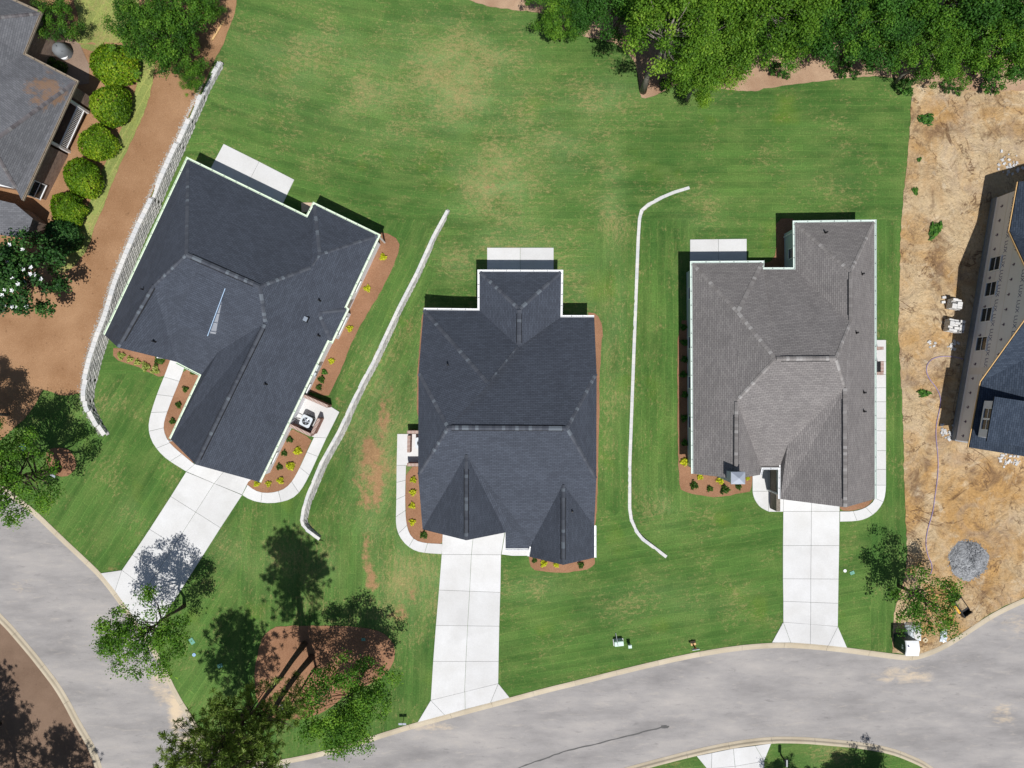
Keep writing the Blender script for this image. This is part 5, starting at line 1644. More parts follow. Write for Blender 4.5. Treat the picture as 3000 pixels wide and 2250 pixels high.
# porch railing: rails and balusters
rail = MB(); ra = ep(.145, 0.33); rb = ep(.495, 0.33); ra.z = rb.z = 0
for z in (1.15 + 1.0, 1.15 + 0.18):
    c = (ra + rb) / 2; c.z = z; rail.box(c, ((rb - ra).length, 0.09, 0.07), math.atan2(edn.y, edn.x))
ro = rail.build('railing', WHITE, H0)
for k in range(26):
    p = ra.lerp(rb, (k + .5) / 26); mb = MB(); mb.box(Vector((p.x, p.y, 1.15 + 0.59)), (0.045, 0.045, 0.78)); mb.build('baluster', WHITE, ro)
for t_ in (.145, .5):
    p = ep(t_, .33); mb = MB(); mb.box(Vector((p.x, p.y, 2.3)), (0.2, 0.2, 3.0)); mb.build('porch_post', WHITE, H0)
fl = [ep(.14, .3), ep(.14, 2.2), ep(.5, 2.2), ep(.5, .3)]
mk('porch_floor', [(p.x, p.y, 1.2) for p in fl], [(0, 1, 2, 3)], PAVER, H0)
# ------------------------------------------------------------------ vegetation
def leaf_mesh(name, cen, nrm, size, tint, mat, aspect=0.62, rng=RNG):
    """one mesh of small pointed leaves; cen, nrm: (n,3)"""
    n = len(cen)
    nrm = nrm / (np.linalg.norm(nrm, axis=1, keepdims=True) + 1e-9)
    r = rng.normal(size=(n, 3))
    a = np.cross(nrm, r); a /= (np.linalg.norm(a, axis=1, keepdims=True) + 1e-9)
    b = np.cross(nrm, a)
    s = size[:, None]
    v = np.stack([cen - a * s, cen - b * s * aspect + nrm * s * 0.12, cen + a * s, cen + b * s * aspect + nrm * s * 0.12], 1).reshape(-1, 3)
    me = bpy.data.meshes.new(name)
    me.vertices.add(n * 4); me.loops.add(n * 4); me.polygons.add(n)
    me.vertices.foreach_set('co', v.astype(np.float32).ravel())
    me.loops.foreach_set('vertex_index', np.arange(n * 4, dtype=np.int32))
    me.polygons.foreach_set('loop_start', np.arange(0, n * 4, 4, dtype=np.int32))
    me.polygons.foreach_set('loop_total', np.full(n, 4, dtype=np.int32))
    at = me.attributes.new('tint', 'FLOAT', 'FACE')
    at.data.foreach_set('value', np.clip(tint, 0, 1).astype(np.float32))
    me.update(calc_edges=True)
    me.materials.append(mat)
    return me

def clump_leaves(centers, radii, per, size, rng, flat=0.75, up=0.5):
    C = []; N = []; S = []; T = []
    for c, r in zip(centers, radii):
        k = max(12, int(per * (r ** 2)))
        d = rng.normal(size=(k, 3)); d /= np.linalg.norm(d, axis=1, keepdims=True)
        rad = r * (0.35 + 0.65 * rng.random((k, 1)) ** 0.6) * (1 + 0.22 * rng.normal(size=(k, 1)))
        p = c + d * rad * np.array([1, 1, flat])
        C.append(p)
        N.append(d * 0.7 + np.array([0, 0, up]) + rng.normal(size=(k, 3)) * 0.55)
        S.append(size * (0.65 + 0.7 * rng.random(k)))
        T.append(np.clip(rng.normal(0.45 + rng.normal() * 0.16, 0.17, k), 0, 1))
    return np.concatenate(C), np.concatenate(N), np.concatenate(S), np.concatenate(T)

def broad_tree(seed, h, cr, cz, n_cl, mat, bark, leaf=0.13, per=230, trunk=0.17, sparse=0.0, squash=0.8, lean=0.0, cl_r=(0.24, 0.40)):
    """returns (wood mesh, crown mesh); local origin at the foot"""
    rng = np.random.default_rng(seed)
    wood = MB()
    top = Vector((lean * h, rng.normal() * 0.03 * h, h * 0.86))
    pts = [Vector((0, 0, -0.15))]
    for k in range(1, 6):
        t = k / 5
        pts.append(top * t + Vector((rng.normal() * 0.06, rng.normal() * 0.06, 0)) * (h / 6))
    wood.tube(pts, [trunk * (1.25 if k == 0 else 1 - 0.78 * k / 5) for k in range(6)], 8)
    cen = []; rad = []
    for i in range(n_cl):
        d = rng.normal(size=3); d /= np.linalg.norm(d)
        if d[2] < -0.55: d[2] *= -0.5
        rr = (0.36 + 0.64 * rng.random() ** 0.5)
        if rng.random() < 0.16: rr *= 1.18
        p = np.array([d[0] * cr * rr, d[1] * cr * rr, cz + d[2] * cr * squash * rr])
        p[0] += lean * cz
        cen.append(p); rad.append(cr * rng.uniform(*cl_r))
    # limbs to the clumps
    for i, (c, r) in enumerate(zip(cen, rad)):
        if rng.random() < 0.75:
            z0 = max(h * 0.22, min(h * 0.8, c[2] - cr * rng.uniform(0.3, 0.75)))
            t = z0 / (h * 0.86)
            a = top * t
            b = Vector(c)
            m = a.lerp(b, 0.5) + Vector((rng.normal() * .12, rng.normal() * .12, -0.12 * (b - a).length))
            w = trunk * (0.42 - 0.25 * t)
            wood.tube([a, a.lerp(m, .6), m, b], [w, w * .75, w * .55, w * .16], 5, False)
    C, N, S, T = clump_leaves(cen, rad, per, leaf, rng)
    if sparse > 0:
        k = rng.random(len(C)) > sparse
        C, N, S, T = C[k], N[k], S[k], T[k]
    crown = leaf_mesh('crown', C, N, S, T, mat, rng=rng)
    wm = bpy.data.meshes.new('trunk')
    wm.from_pydata([tuple(v) for v in wood.v], [], wood.f)
    wm.polygons.foreach_set('use_smooth', [True] * len(wm.polygons))
    wm.materials.append(bark)
    return wm, crown

def pine_tree(seed, h, cr, z_low, n_br, trunk=0.2, needles=26, nl=0.24):
    rng = np.random.default_rng(seed)
    wood = MB()
    pts = [Vector((rng.normal() * .05 * k, rng.normal() * .05 * k, h * k / 6 - (0.15 if k == 0 else 0))) for k in range(7)]
    wood.tube(pts, [trunk * (1.2 if k == 0 else 1 - 0.75 * k / 6) for k in range(7)], 8)
    tuft = []
    for i in range(n_br):
        t = (i + rng.random()) / n_br
        z = z_low + (h - z_low) * t
        a = rng.random() * 6.283
        L = cr * (1.05 - 0.75 * t ** 1.5) * rng.uniform(0.55, 1.1)
        base = Vector((0, 0, z))
        d = Vector((math.cos(a), math.sin(a), rng.uniform(-0.05, 0.4))).normalized()
        tip = base + d * L
        mid = base.lerp(tip, 0.5) + Vector((0, 0, -0.08 * L))
        w = trunk * (0.30 - 0.18 * t)
        wood.tube([base, mid, tip], [w, w * .6, w * .2], 5, False)
        for k in range(int(3 + L * 3.2)):
            f = rng.uniform(0.35, 1.05)
            p = base.lerp(tip, f)
            side = Vector((rng.normal(), rng.normal(), rng.normal() * .5)) * (0.18 + 0.20 * L * (1.1 - f))
            q = p + side
            wood.tube([p, q], [w * .22, w * .12], 3, False)
            tuft.append((q, (side.normalized() + d * 0.6 + Vector((0, 0, .35))).normalized()))
    # needle fans: long thin triangles round each shoot tip
    V = []; T = []
    for (q, ax) in tuft:
        n = needles
        d = rng.normal(size=(n, 3)); d /= np.linalg.norm(d, axis=1, keepdims=True)
        d = d + np.array(ax) * 0.55; d /= np.linalg.norm(d, axis=1, keepdims=True)
        s = np.cross(d, rng.normal(size=(n, 3))); s /= np.linalg.norm(s, axis=1, keepdims=True)
        c = np.array(q)
        L = nl * (0.7 + 0.6 * rng.random((n, 1)))
        V.append(np.stack([c - s * 0.008, c + s * 0.008, c + d * L + s * 0.020, c + d * L - s * 0.020], 1).reshape(-1, 3))
        T.append(np.clip(rng.normal(0.45 + 0.2 * rng.normal(), 0.15, n), 0, 1))
    V = np.concatenate(V); T = np.concatenate(T); n = len(T)
    me = bpy.data.meshes.new('crown')
    me.vertices.add(n * 4); me.loops.add(n * 4); me.polygons.add(n)
    me.vertices.foreach_set('co', V.astype(np.float32).ravel())
    me.loops.foreach_set('vertex_index', np.arange(n * 4, dtype=np.int32))
    me.polygons.foreach_set('loop_start', np.arange(0, n * 4, 4, dtype=np.int32))
    me.polygons.foreach_set('loop_total', np.full(n, 4, dtype=np.int32))
    at = me.attributes.new('tint', 'FLOAT', 'FACE'); at.data.foreach_set('value', T.astype(np.float32))
    me.update(calc_edges=True); me.materials.append(NEEDLE)
    wm = bpy.data.meshes.new('trunk'); wm.from_pydata([tuple(v) for v in wood.v], [], wood.f)
    wm.polygons.foreach_set('use_smooth', [True] * len(wm.polygons)); wm.materials.append(BARK)
    return wm, me

def plant_tree(name, meshes, loc, label, cat='tree', rz=0.0, s=1.0, group=None, sz=None):
    root = empty(name, loc, label, cat, group, rz=rz)
    root.scale = (s, s, sz or s)
    for nm, me in zip(('trunk', 'crown'), meshes):
        o = bpy.data.objects.new(nm, me); COL.objects.link(o); o.parent = root
    return root

# --- wood along the back: a few kinds, each tree placed on its own
KINDS = [broad_tree(101, 11.5, 3.7, 7.8, 74, LEAF_LIGHT, BARK_GREY, 0.085, 560, 0.20, cl_r=(0.13, 0.25)),
         broad_tree(102, 10.0, 3.4, 6.6, 68, LEAF_OAK, BARK_GREY, 0.085, 580, 0.18, cl_r=(0.13, 0.25)),
         broad_tree(103, 9.0, 3.2, 5.6, 66, LEAF_DEEP, BARK, 0.08, 600, 0.17, cl_r=(0.14, 0.26)),
         broad_tree(104, 8.0, 3.0, 5.2, 58, LEAF_OAK, BARK, 0.085, 580, 0.15, cl_r=(0.13, 0.25)),
         broad_tree(105, 13.0, 3.0, 10.2, 58, LEAF_LIGHT, BARK_GREY, 0.085, 520, 0.26, 0.1, cl_r=(0.13, 0.25))]
ORD = ['first', 'second', 'third', 'fourth', 'fifth', 'sixth', 'seventh', 'eighth', 'ninth', 'tenth', 'eleventh', 'twelfth', 'thirteenth', 'fourteenth', 'fifteenth', 'sixteenth']
LOOK = ['yellow-green', 'mid green', 'deep green', 'mid green', 'tall pale-barked']
# (ground px x, y, kind, scale)
FRONT = [(1640, 120, 3, .62), (1700, 75, 2, .72), (1884, 268, 4, 1.0), (1990, 238, 0, .9), (2085, 190, 1, .9), (2160, 175, 0, .95), (2235, 185, 3, .85), (2305, 165, 2, .95), (2385, 170, 1, .85), (2465, 170, 2, .95), (2550, 205, 3, .82), (2625, 240, 1, .72), (2700, 215, 3, .8), (2775, 225, 1, .8), (2850, 215, 2, .85), (2012, 292, 0, .68)]
BACK = [(1600, 40, 1, .7), (1690, -10, 2, .9), (1800, 95, 2, .9), (1890, 85, 1, 1.0), (1985, 85, 2, 1.0), (2075, 75, 0, 1.0), (2160, 60, 1, 1.05), (2250, 70, 0, 1.0), (2345, 55, 2, 1.05), (2430, 60, 2, 1.0), (2520, 60, 2, 1.1), (2615, 80, 1, 1.0), (2700, 70, 2, 1.1), (2790, 75, 2, 1.05), (2880, 75, 1, 1.1)]
rt = random.Random(9)
for i, (px, py, k, s) in enumerate(FRONT):
    p = P(px, py, 0)
    plant_tree('broadleaf_tree', KINDS[k], p, f'{LOOK[k]} broadleaf tree, {ORD[i]} from the left along the lawn edge', rz=rt.random() * 6.28, s=s, group='trees at the edge of the wood')
for i, (px, py, k, s) in enumerate(BACK):
    p = P(px, py, 0)
    plant_tree('broadleaf_tree', KINDS[k], p, f'{LOOK[k]} broadleaf tree, {ORD[i]} from the left in the deeper row', rz=rt.random() * 6.28, s=s, group='trees deeper in the wood')
# low brush at the wood's edge
BRUSH = broad_tree(120, 1.6, 0.95, 0.8, 16, LEAF_DEEP, BARK, 0.10, 420, 0.04)
for i, (px, py, s) in enumerate([(1655, 92, .8), (1945, 252, .5), (2085, 228, .45), (2118, 236, .3), (2270, 215, .7), (2300, 228, .35), (2462, 214, .8), (2500, 222, .4), (2640, 262, .8), (2770, 262, .6), (2800, 270, .4), (2890, 262, 1.0)]):
    plant_tree('brush', BRUSH, P(px, py, 0), f'low scrubby bush, {ORD[i]} from the left along the edge of the wood', 'bush', rt.random() * 6.28, s, 'bushes along the edge of the wood')

# --- trees standing singly
SPREAD = broad_tree(130, 6.4, 2.8, 4.0, 60, LEAF_OAK, BARK, 0.08, 420, 0.14, 0.25, 0.55, 0.0, (0.12, 0.24))
plant_tree('broadleaf_tree', SPREAD, P(2632, 1716, 0), 'open spreading tree between the lawn and the gravel heap', rz=0.6, s=1.0)
STREET_T = broad_tree(131, 9.0, 3.2, 6.3, 76, LEAF_OAK, BARK, 0.08, 480, 0.15, 0.1, 0.7, 0.0, (0.12, 0.23))
plant_tree('broadleaf_tree', STREET_T, P(540, 1775, 0), 'leafy tree overhanging the street beside the slanting driveway', rz=1.2)
ISLE = broad_tree(132, 8.6, 3.3, 6.2, 80, LEAF_LIGHT, BARK, 0.08, 520, 0.13, 0.05, 0.72, 0.0, (0.13, 0.25))
for o in ISLE[1].materials: pass
ISLE[1].materials.clear(); ISLE[1].materials.append(LEAF_OAK)
plant_tree('broadleaf_tree', ISLE, P(1068, 1962, 0), 'bright green tree on the right of the red mulch island', rz=2.2)
EDGE_T = broad_tree(133, 10.5, 3.6, 6.6, 84, LEAF_OAK, BARK, 0.08, 480, 0.26, 0.15, 0.95, 0.0, (0.12, 0.22))
plant_tree('broadleaf_tree', EDGE_T, P(172, 1372, 0), 'broad tree with thick trunk leaning out over the left edge', rz=0.3)
plant_tree('broadleaf_tree', KINDS[1], P(20, 1215, 0.7), 'tree at the left edge above the mulch ring', rz=1.9, s=0.72)
PINE_A = pine_tree(140, 20.5, 3.2, 12.8, 50, 0.24, 34, 0.27)
PINE_B = pine_tree(141, 15.0, 3.5, 5.5, 66, 0.20, 34, 0.27)
PINE_C = pine_tree(142, 9.0, 1.7, 4.0, 26, 0.10)
plant_tree('pine_tree', PINE_A, P(914, 1925, 0), 'tallest pine with long bare dark trunk on the mulch island', rz=0.4)
plant_tree('pine_tree', PINE_A, P(893, 1885, 0), 'slightly thinner pine just behind the tallest one on the mulch island', rz=2.4, s=0.92)
plant_tree('pine_tree', PINE_B, P(735, 2062, 0), 'low-branched pine at the street end of the mulch island', rz=1.0)
plant_tree('pine_tree', PINE_C, P(926, 1953, 0), 'thin young pine right of the tall ones on the mulch island', rz=1.4)
# trees just outside the picture whose shade falls into it
for i, (px, py, m, s, lab) in enumerate([(60, 2290, PINE_B, .9, 'pine at the lower left corner shading the verge'), (215, 2330, PINE_B, .75, 'pine below the lower left corner shading the verge'), (0, 2120, PINE_B, .7, 'pine off the left edge shading the verge'),
                           (2312, 2330, KINDS[3], .62, 'small tree below the bottom edge shading the lawn across the street'), (2540, 2350, KINDS[2], .8, 'round tree below the bottom edge shading the corner lawn'), (2455, 2355, KINDS[3], .78, 'low tree below the bottom edge left of the corner')]):
    plant_tree('pine_tree' if 'pine' in lab else 'broadleaf_tree', m, P(px, py, 0), lab, rz=0.7 * i, s=s)
# top-left thicket
THICKET = broad_tree(150, 5.6, 2.6, 3.2, 60, LEAF_LIGHT, BARK, 0.07, 680, 0.10, 0.0, 0.85, cl_r=(0.13, 0.26))
THICKET[1].materials.clear(); THICKET[1].materials.append(LEAF_OAK)
for px, py, s, lab in ((520, 175, 1.0, 'feathery bright green bush at the top of the straw bank'), (568, 192, .75, 'darker bush right of the feathery one at the top of the straw bank'), (455, 120, .9, 'tall bush at the top edge beside the pale grass'), (575, 90, .95, 'bush at the top edge near the fallen plank'), (632, 40, .5, 'small bush at the top edge beside the big lawn'), (585, 255, .42, 'little bush at the foot of the thicket on the straw bank')):
    plant_tree('bush', THICKET, G(px, py), lab, 'bush', px * .1, s)
plant_tree('bush', THICKET, G(215, 100), 'dense bush at the back corner of the older brick house', 'bush', .5, .72)

# --- clipped round shrubs
def round_shrub(seed, r, n, mat, leaf=0.085):
    rng = np.random.default_rng(seed)
    d = rng.normal(size=(n, 3)); d /= np.linalg.norm(d, axis=1, keepdims=True)
    d[:, 2] = np.abs(d[:, 2]) * 1.0 - 0.12
    # lumpy surface
    ph = rng.random((6, 3)) * 6.28; fr = rng.normal(size=(6, 3)) * 2.6
    lump = sum(np.sin(d @ fr[k] + ph[k, 0]) for k in range(6)) * 0.05
    rad = r * (1 + lump + rng.normal(size=n) * 0.035)
    rad = rad * np.where(rng.random(n) < 0.12, 0.86, 1.0)
    p = d * rad[:, None] * np.array([1, 1, 0.95]) + np.array([0, 0, r * 0.55])
    T = np.clip(rng.normal(0.42, 0.22, n) + lump * 1.5, 0, 1)
    cr = leaf_mesh('crown', p, d + np.array([0, 0, .25]) + rng.normal(size=(n, 3)) * 0.6, leaf * (0.6 + 0.8 * rng.random(n)), T, mat, rng=rng)
    w = MB(); w.tube([(0, 0, -0.1), (0.02, 0, r * 0.4), (0.1, 0.05, r * .9)], [0.09, 0.07, 0.03], 6)
    for k in range(6):
        a = k * 1.05; w.tube([(0, 0, r * .25), (math.cos(a) * r * .6, math.sin(a) * r * .6, r * .7)], [0.05, 0.015], 5, False)
    wm = bpy.data.meshes.new('trunk'); wm.from_pydata([tuple(v) for v in w.v], [], w.f); wm.materials.append(BARK)
    return wm, cr
RS = [round_shrub(200 + k, 1.5, 5200, LEAF_SHRUB) for k in range(5)]
for i, (px, py, r, lab) in enumerate([(322, 180, 68, 'largest clipped round shrub, nearest the top of the row beside the pale grass'), (319, 302, 60, 'second round shrub from the top of the row beside the brick house'),
                       (272, 407, 56, 'third round shrub from the top of the row, in front of the porch railing'), (228, 511, 58, 'fourth round shrub from the top of the row beside the brick house'), (184, 604, 57, 'fifth round shrub from the top of the row, beside the bay window')]):
    z = G(px, py).z
    p = P(px, py, z + 1.6); p.z = height(p.x, p.y)
    s = r * (0.0245, 0.0262, 0.0240, 0.0255, 0.0235)[i] / 1.5
    plant_tree('round_shrub', RS[i], p, lab, 'shrub', i * 1.3, s, 'clipped round shrubs in a row', s * 0.95)
RSD = round_shrub(210, 1.5, 4600, LEAF_MAG, 0.10)
pz = P(172, 690, 2.4); pz.z = height(pz.x, pz.y)
plant_tree('round_shrub', RSD, pz, 'dark round shrub at the lower end of the row beside the white-flowered tree', 'shrub', 0.4, 0.95)
# --- magnolia with white blossoms
MAG = broad_tree(160, 7.0, 3.0, 4.2, 66, LEAF_MAG, BARK, 0.11, 460, 0.16, 0.0, 0.95, cl_r=(0.14, 0.27))
mg = P(160, 838, 1.1); mg.z = height(mg.x, mg.y)
mroot = plant_tree('magnolia_tree', MAG, mg, 'dark evergreen tree dotted with white blossoms at the left edge', rz=.5)
rng = np.random.default_rng(5)
me = MAG[1]
nv = len(me.vertices); co = np.empty(nv * 3); me.vertices.foreach_get('co', co); co = co.reshape(-1, 3)
sel = co[rng.choice(np.where(co[:, 2] > 5.0)[0], 60, False)]
bl = MB()
for p in sel:
    for k in range(5):
        a = k * 1.257 + p[0]
        c = Vector(p) + Vector((0.09 * math.cos(a), 0.09 * math.sin(a), 0.10))
        bl.add([c + Vector((math.cos(a) * .09, math.sin(a) * .09, .04)), c + Vector((-math.sin(a) * .06, math.cos(a) * .06, 0)), c - Vector((math.cos(a) * .08, math.sin(a) * .08, 0.02)), c + Vector((math.sin(a) * .06, -math.cos(a) * .06, 0))], [(0, 1, 2, 3)])
bm_ = bpy.data.meshes.new('blossom'); bm_.from_pydata([tuple(v) for v in bl.v], [], bl.f); bm_.materials.append(WHITE)
bo = bpy.data.objects.new('blossom', bm_); COL.objects.link(bo); bo.parent = mroot; bo['kind'] = 'stuff'

# --- small bed shrubs
def tuft(seed, r, n, mat, leaf):
    rng = np.random.default_rng(seed)
    d = rng.normal(size=(n, 3)); d /= np.linalg.norm(d, axis=1, keepdims=True); d[:, 2] = np.abs(d[:, 2])
    ang = np.arctan2(d[:, 1], d[:, 0])
    lob = 1 + 0.24 * np.sin(ang * 3 + rng.random() * 6) + 0.14 * np.sin(ang * 5 + rng.random() * 6)
    p = d * (r * lob * (0.3 + 0.7 * rng.random(n) ** .5))[:, None] * np.array([1, 1, 1.0]) + np.array([0, 0, .04])
    m = leaf_mesh('foliage', p, d * .6 + np.array([0, 0, .5]) + rng.normal(size=(n, 3)) * .6, leaf * (.6 + .8 * rng.random(n)), np.clip(rng.normal(.5, .25, n), 0, 1), mat, 0.5, rng)
    return m
TUFT = {'y': [tuft(300 + k, .26, 150, LEAF_YEL, .07) for k in range(2)], 'l': [tuft(310 + k, .26, 140, LEAF_LIME, .075) for k in range(2)], 'd': [tuft(320 + k, .26, 150, LEAF_DK, .08) for k in range(3)], 'g': [tuft(330 + k, .26, 150, LEAF_DEEP, .08) for k in range(2)]}
STEM = MB(); STEM.tube([(0, 0, -.05), (0, 0, .2)], [.02, .01], 5)
for k in range(4): STEM.tube([(0, 0, .05), (math.cos(k * 1.6) * .14, math.sin(k * 1.6) * .14, .22)], [.012, .005], 4, False)
STEM_ME = bpy.data.meshes.new('stem'); STEM_ME.from_pydata([tuple(v) for v in STEM.v], [], STEM.f); STEM_ME.materials.append(BARK)
NAME = {'y': 'golden', 'l': 'pale lime', 'd': 'dark green', 'g': 'mid green'}
rs = random.Random(8)
def shrubs(items, where, group):
    cnt = {}
    for (px, py, k, s) in items:
        cnt[k] = cnt.get(k, 0) + 1
    seen = {}
    for (px, py, k, s) in items:
        i = seen.get(k, 0); seen[k] = i + 1
        p = G(px, py, 0.03)
        which = f'{ORD[i]} ' if cnt[k] > 1 else 'only '
        root = empty('shrub', p, f'{which}{NAME[k]} shrub {where}', 'shrub', group, rz=rs.random() * 6.28)
        root.scale = (s,) * 3
        for nm, me in (('foliage', rs.choice(TUFT[k])), ('stem', STEM_ME)):
            o = bpy.data.objects.new(nm, me); COL.objects.link(o); o.parent = root
shrubs([(358, 1043, 'l', 1.15), (383, 1052, 'l', .95), (405, 1061, 'l', 1.0), (430, 1075, 'l', 1.35), (457, 1085, 'l', 1.25), (470, 1055, 'd', 1.6)], 'from the left in the left house porch bed', 'shrubs in the porch bed of the left house')
shrubs([(567, 1091, 'd', .9), (545, 1140, 'd', .95), (525, 1186, 'd', 1.0), (508, 1234, 'd', .95)], 'from the top between curved path and garage', 'shrubs between path and garage of the left house')
shrubs([(1123, 754, 'y', 1.1), (1077, 846, 'y', 1.1), (1026, 963, 'y', 1.05), (972, 1058, 'y', 1.0), (951, 1090, 'g', .9), (943, 1112, 'd', 1.1), (935, 1135, 'd', .95)], 'from the top along the left house east wall', 'shrubs along the east wall of the left house')
shrubs([(850, 1287, 'd', 1.0), (834, 1327, 'd', .95), (820, 1367, 'd', 1.0), (874, 1321, 'y', 1.3), (853, 1365, 'y', 1.4), (823, 1407, 'y', 1.1), (788, 1417, 'y', .95), (753, 1417, 'y', .95)], 'from the top below the brick screen', 'shrubs below the brick screen of the left house')
shrubs([(1212, 1405, 'y', 1.05), (1210, 1442, 'y', 1.1), (1208, 1481, 'y', 1.05), (1209, 1529, 'y', 1.05), (1242, 1566, 'd', 1.2)], 'from the top left of the middle house', 'shrubs left of the middle house')
shrubs([(1592, 1650, 'y', 1.1), (1630, 1654, 'y', .9), (1566, 1641, 'd', .8), (1702, 1654, 'd', 1.0)], 'from the left before the middle house small gable', 'shrubs before the middle house')
shrubs([(2002, 959, 'g', 1.05), (2004, 1004, 'g', 1.1), (2004, 1053, 'g', 1.1), (2001, 1097, 'g', 1.1), (2005, 1156, 'g', 1.1), (2003, 1224, 'g', 1.1), (2005, 1297, 'g', 1.05), (2003, 1353, 'y', 1.25)], 'from the top along the grey-brown house left wall', 'shrubs along the left wall of the grey-brown house')
shrubs([(2050, 1397, 'y', 1.0), (2109, 1407, 'y', 1.2), (2190, 1401, 'y', .7), (2032, 1421, 'd', 1.3), (2078, 1431, 'd', 1.0), (2122, 1434, 'd', 1.35), (2163, 1426, 'd', .95)], 'from the left in the grey-brown house front bed', 'shrubs in the front bed of the grey-brown house')

# weeds on the sandy lot
for i, (px, py, s, w) in enumerate([(2712, 350, 1.7, 'below the overhanging trees'), (2738, 673, 1.9, 'beside the half-built house, nearest its dark wall'), (2680, 560, .9, 'close to the lawn edge'), (2704, 1152, 1.3, 'inside the bend of the hose'), (2692, 468, .6, 'high up near the lawn edge')]):
    root = empty('weed', G(px, py, .03), f'low green weed patch on the sandy lot {w}', 'weed', 'weeds on the sandy lot', rz=i)
    root.scale = (s * 1.5, s, s * .5)
    o = bpy.data.objects.new('foliage', TUFT['g'][i % 2]); COL.objects.link(o); o.parent = root

# ------------------------------------------------------------------ things lying about
# portable toilet
TEAL = simple('dark_teal_plastic', srgb(18, 46, 46), 0.45, 0.4, 0, 0.1)
ROOFW = simple('white_plastic', (0.82, 0.83, 0.85), 0.4, 0.4, 0, 0.03)
zt = 1.95
pt = P(2675, 1901, zt); pt.z = 0.03
pr = empty('portable_toilet', pt, 'portable toilet with dark teal sides and white roof at the kerb', 'toilet')
mb = MB(); mb.box(pt + Vector((0, 0, .88)), (1.02, 1.12, 1.76)); body = mb.build('body', TEAL, pr)
mb = MB()
for sx in (-1, 1):
    for k in range(3): mb.box(pt + Vector((sx * .515, -.36 + .36 * k, .9)), (.03, .05, 1.6))
mb.build('rib', TEAL, body)
mb = MB(); mb.box(pt + Vector((0, -.57, .9)), (.66, .03, 1.6)); door = mb.build('door', TEAL, pr)
mb = MB(); mb.box(pt + Vector((.24, -.595, .95)), (.06, .03, .14)); mb.build('handle', STEEL_GREY, door)
V = []; F = []
nx = 8
for i in range(nx + 1):
    y = -.60 + 1.2 * i / nx
    z = 1.80 + .14 * math.sin(math.pi * i / nx)
    for x in (-.55, -.5, .5, .55):
        V.append(pt + Vector((x, y, z + (-.06 if abs(x) > .52 else 0.02))))
for i in range(nx):
    for k in range(3): F.append((i * 4 + k, i * 4 + k + 1, i * 4 + k + 5, i * 4 + k + 4))
F.append((0, 4 * nx, 4 * nx + 3, 3)[:0] or (0, 1, 2, 3)); F.append(tuple(4 * nx + k for k in (3, 2, 1, 0)))
rf = mk('roof', V, F, ROOFW, pr)
mb = MB(); mb.cyl(pt + Vector((-.38, .22, 1.9)), .05, .12, 10); mb.build('vent_pipe', INK, rf)
mb = MB(); mb.box(pt + Vector((-.518, -.05, 1.35)), (.012, .34, .22)); mb.build('notice', STEEL_GREY, body)

# gravel heap
def heap(px, py, r, h, name, label, mat):
    c = G(px, py, .02); V = []; F = []
    rg = random.Random(6); nr, na = 18, 56
    V.append((c.x, c.y, c.z + h))
    for i in range(1, nr + 1):
        for k in range(na):
            a = 2 * math.pi * k / na
            rad = r * i / nr * (1 + .05 * math.sin(a * 3 + 1) + .04 * math.sin(a * 7))
            z = h * (1 - (i / nr) ** 1.6) + rg.uniform(-.03, .03) + .12 * h * math.sin(a * 2 + i * .3)* (1 - i / nr)
            V.append((c.x + rad * math.cos(a), c.y + rad * math.sin(a), c.z + max(-.02, z)))
    for k in range(na): F.append((0, 1 + k, 1 + (k + 1) % na))
    for i in range(nr - 1):
        for k in range(na):
            k2 = (k + 1) % na
            F.append((1 + i * na + k, 1 + (i + 1) * na + k, 1 + (i + 1) * na + k2, 1 + i * na + k2))
    o = mk(name, V, F, mat); tag(o, label, 'gravel'); return o
t = NT('crushed_stone', .95, .2)
vo = t.n('TexVoronoi'); vo.inputs['Scale'].default_value = 11; t.l(t.pos(), vo.inputs['Vector'])
sx = t.n('SeparateColor'); t.l(vo.outputs['Color'], sx.inputs[0])
t.color(t.mix(1.0, t.ramp(sx.outputs[0], [(0, srgb(116, 118, 121)), (.5, srgb(136, 138, 141)), (1, srgb(160, 162, 164))]), t.ramp(t.noise(.8, 4), [(.3, .85), (.7, 1.12)]), 'MULTIPLY'))
t.bump(vo.outputs['Distance'], -0.5, .05)
STONE = t.m
gp = heap(2836, 1641, 1.62, .62, 'gravel_heap', 'round heap of grey crushed stone on the sandy lot', STONE)
gs = MB(); rg = random.Random(12)
for _ in range(900):
    a = rg.random() * 6.28; q = rg.random() ** .6 * 1.75
    z = .62 * max(0, 1 - (q / 1.62) ** 1.6) + .03
    c = G(2836, 1641); s = rg.uniform(.025, .055)
    M = Matrix.Rotation(rg.random() * 3, 3, 'Z') @ Matrix.Rotation(rg.random(), 3, 'X')
    gs.box((c.x + q * math.cos(a), c.y + q * math.sin(a), c.z + z), (s * 1.4, s, s), M=M)
o = gs.build('loose_stone', STONE, gp); o['kind'] = 'stuff'

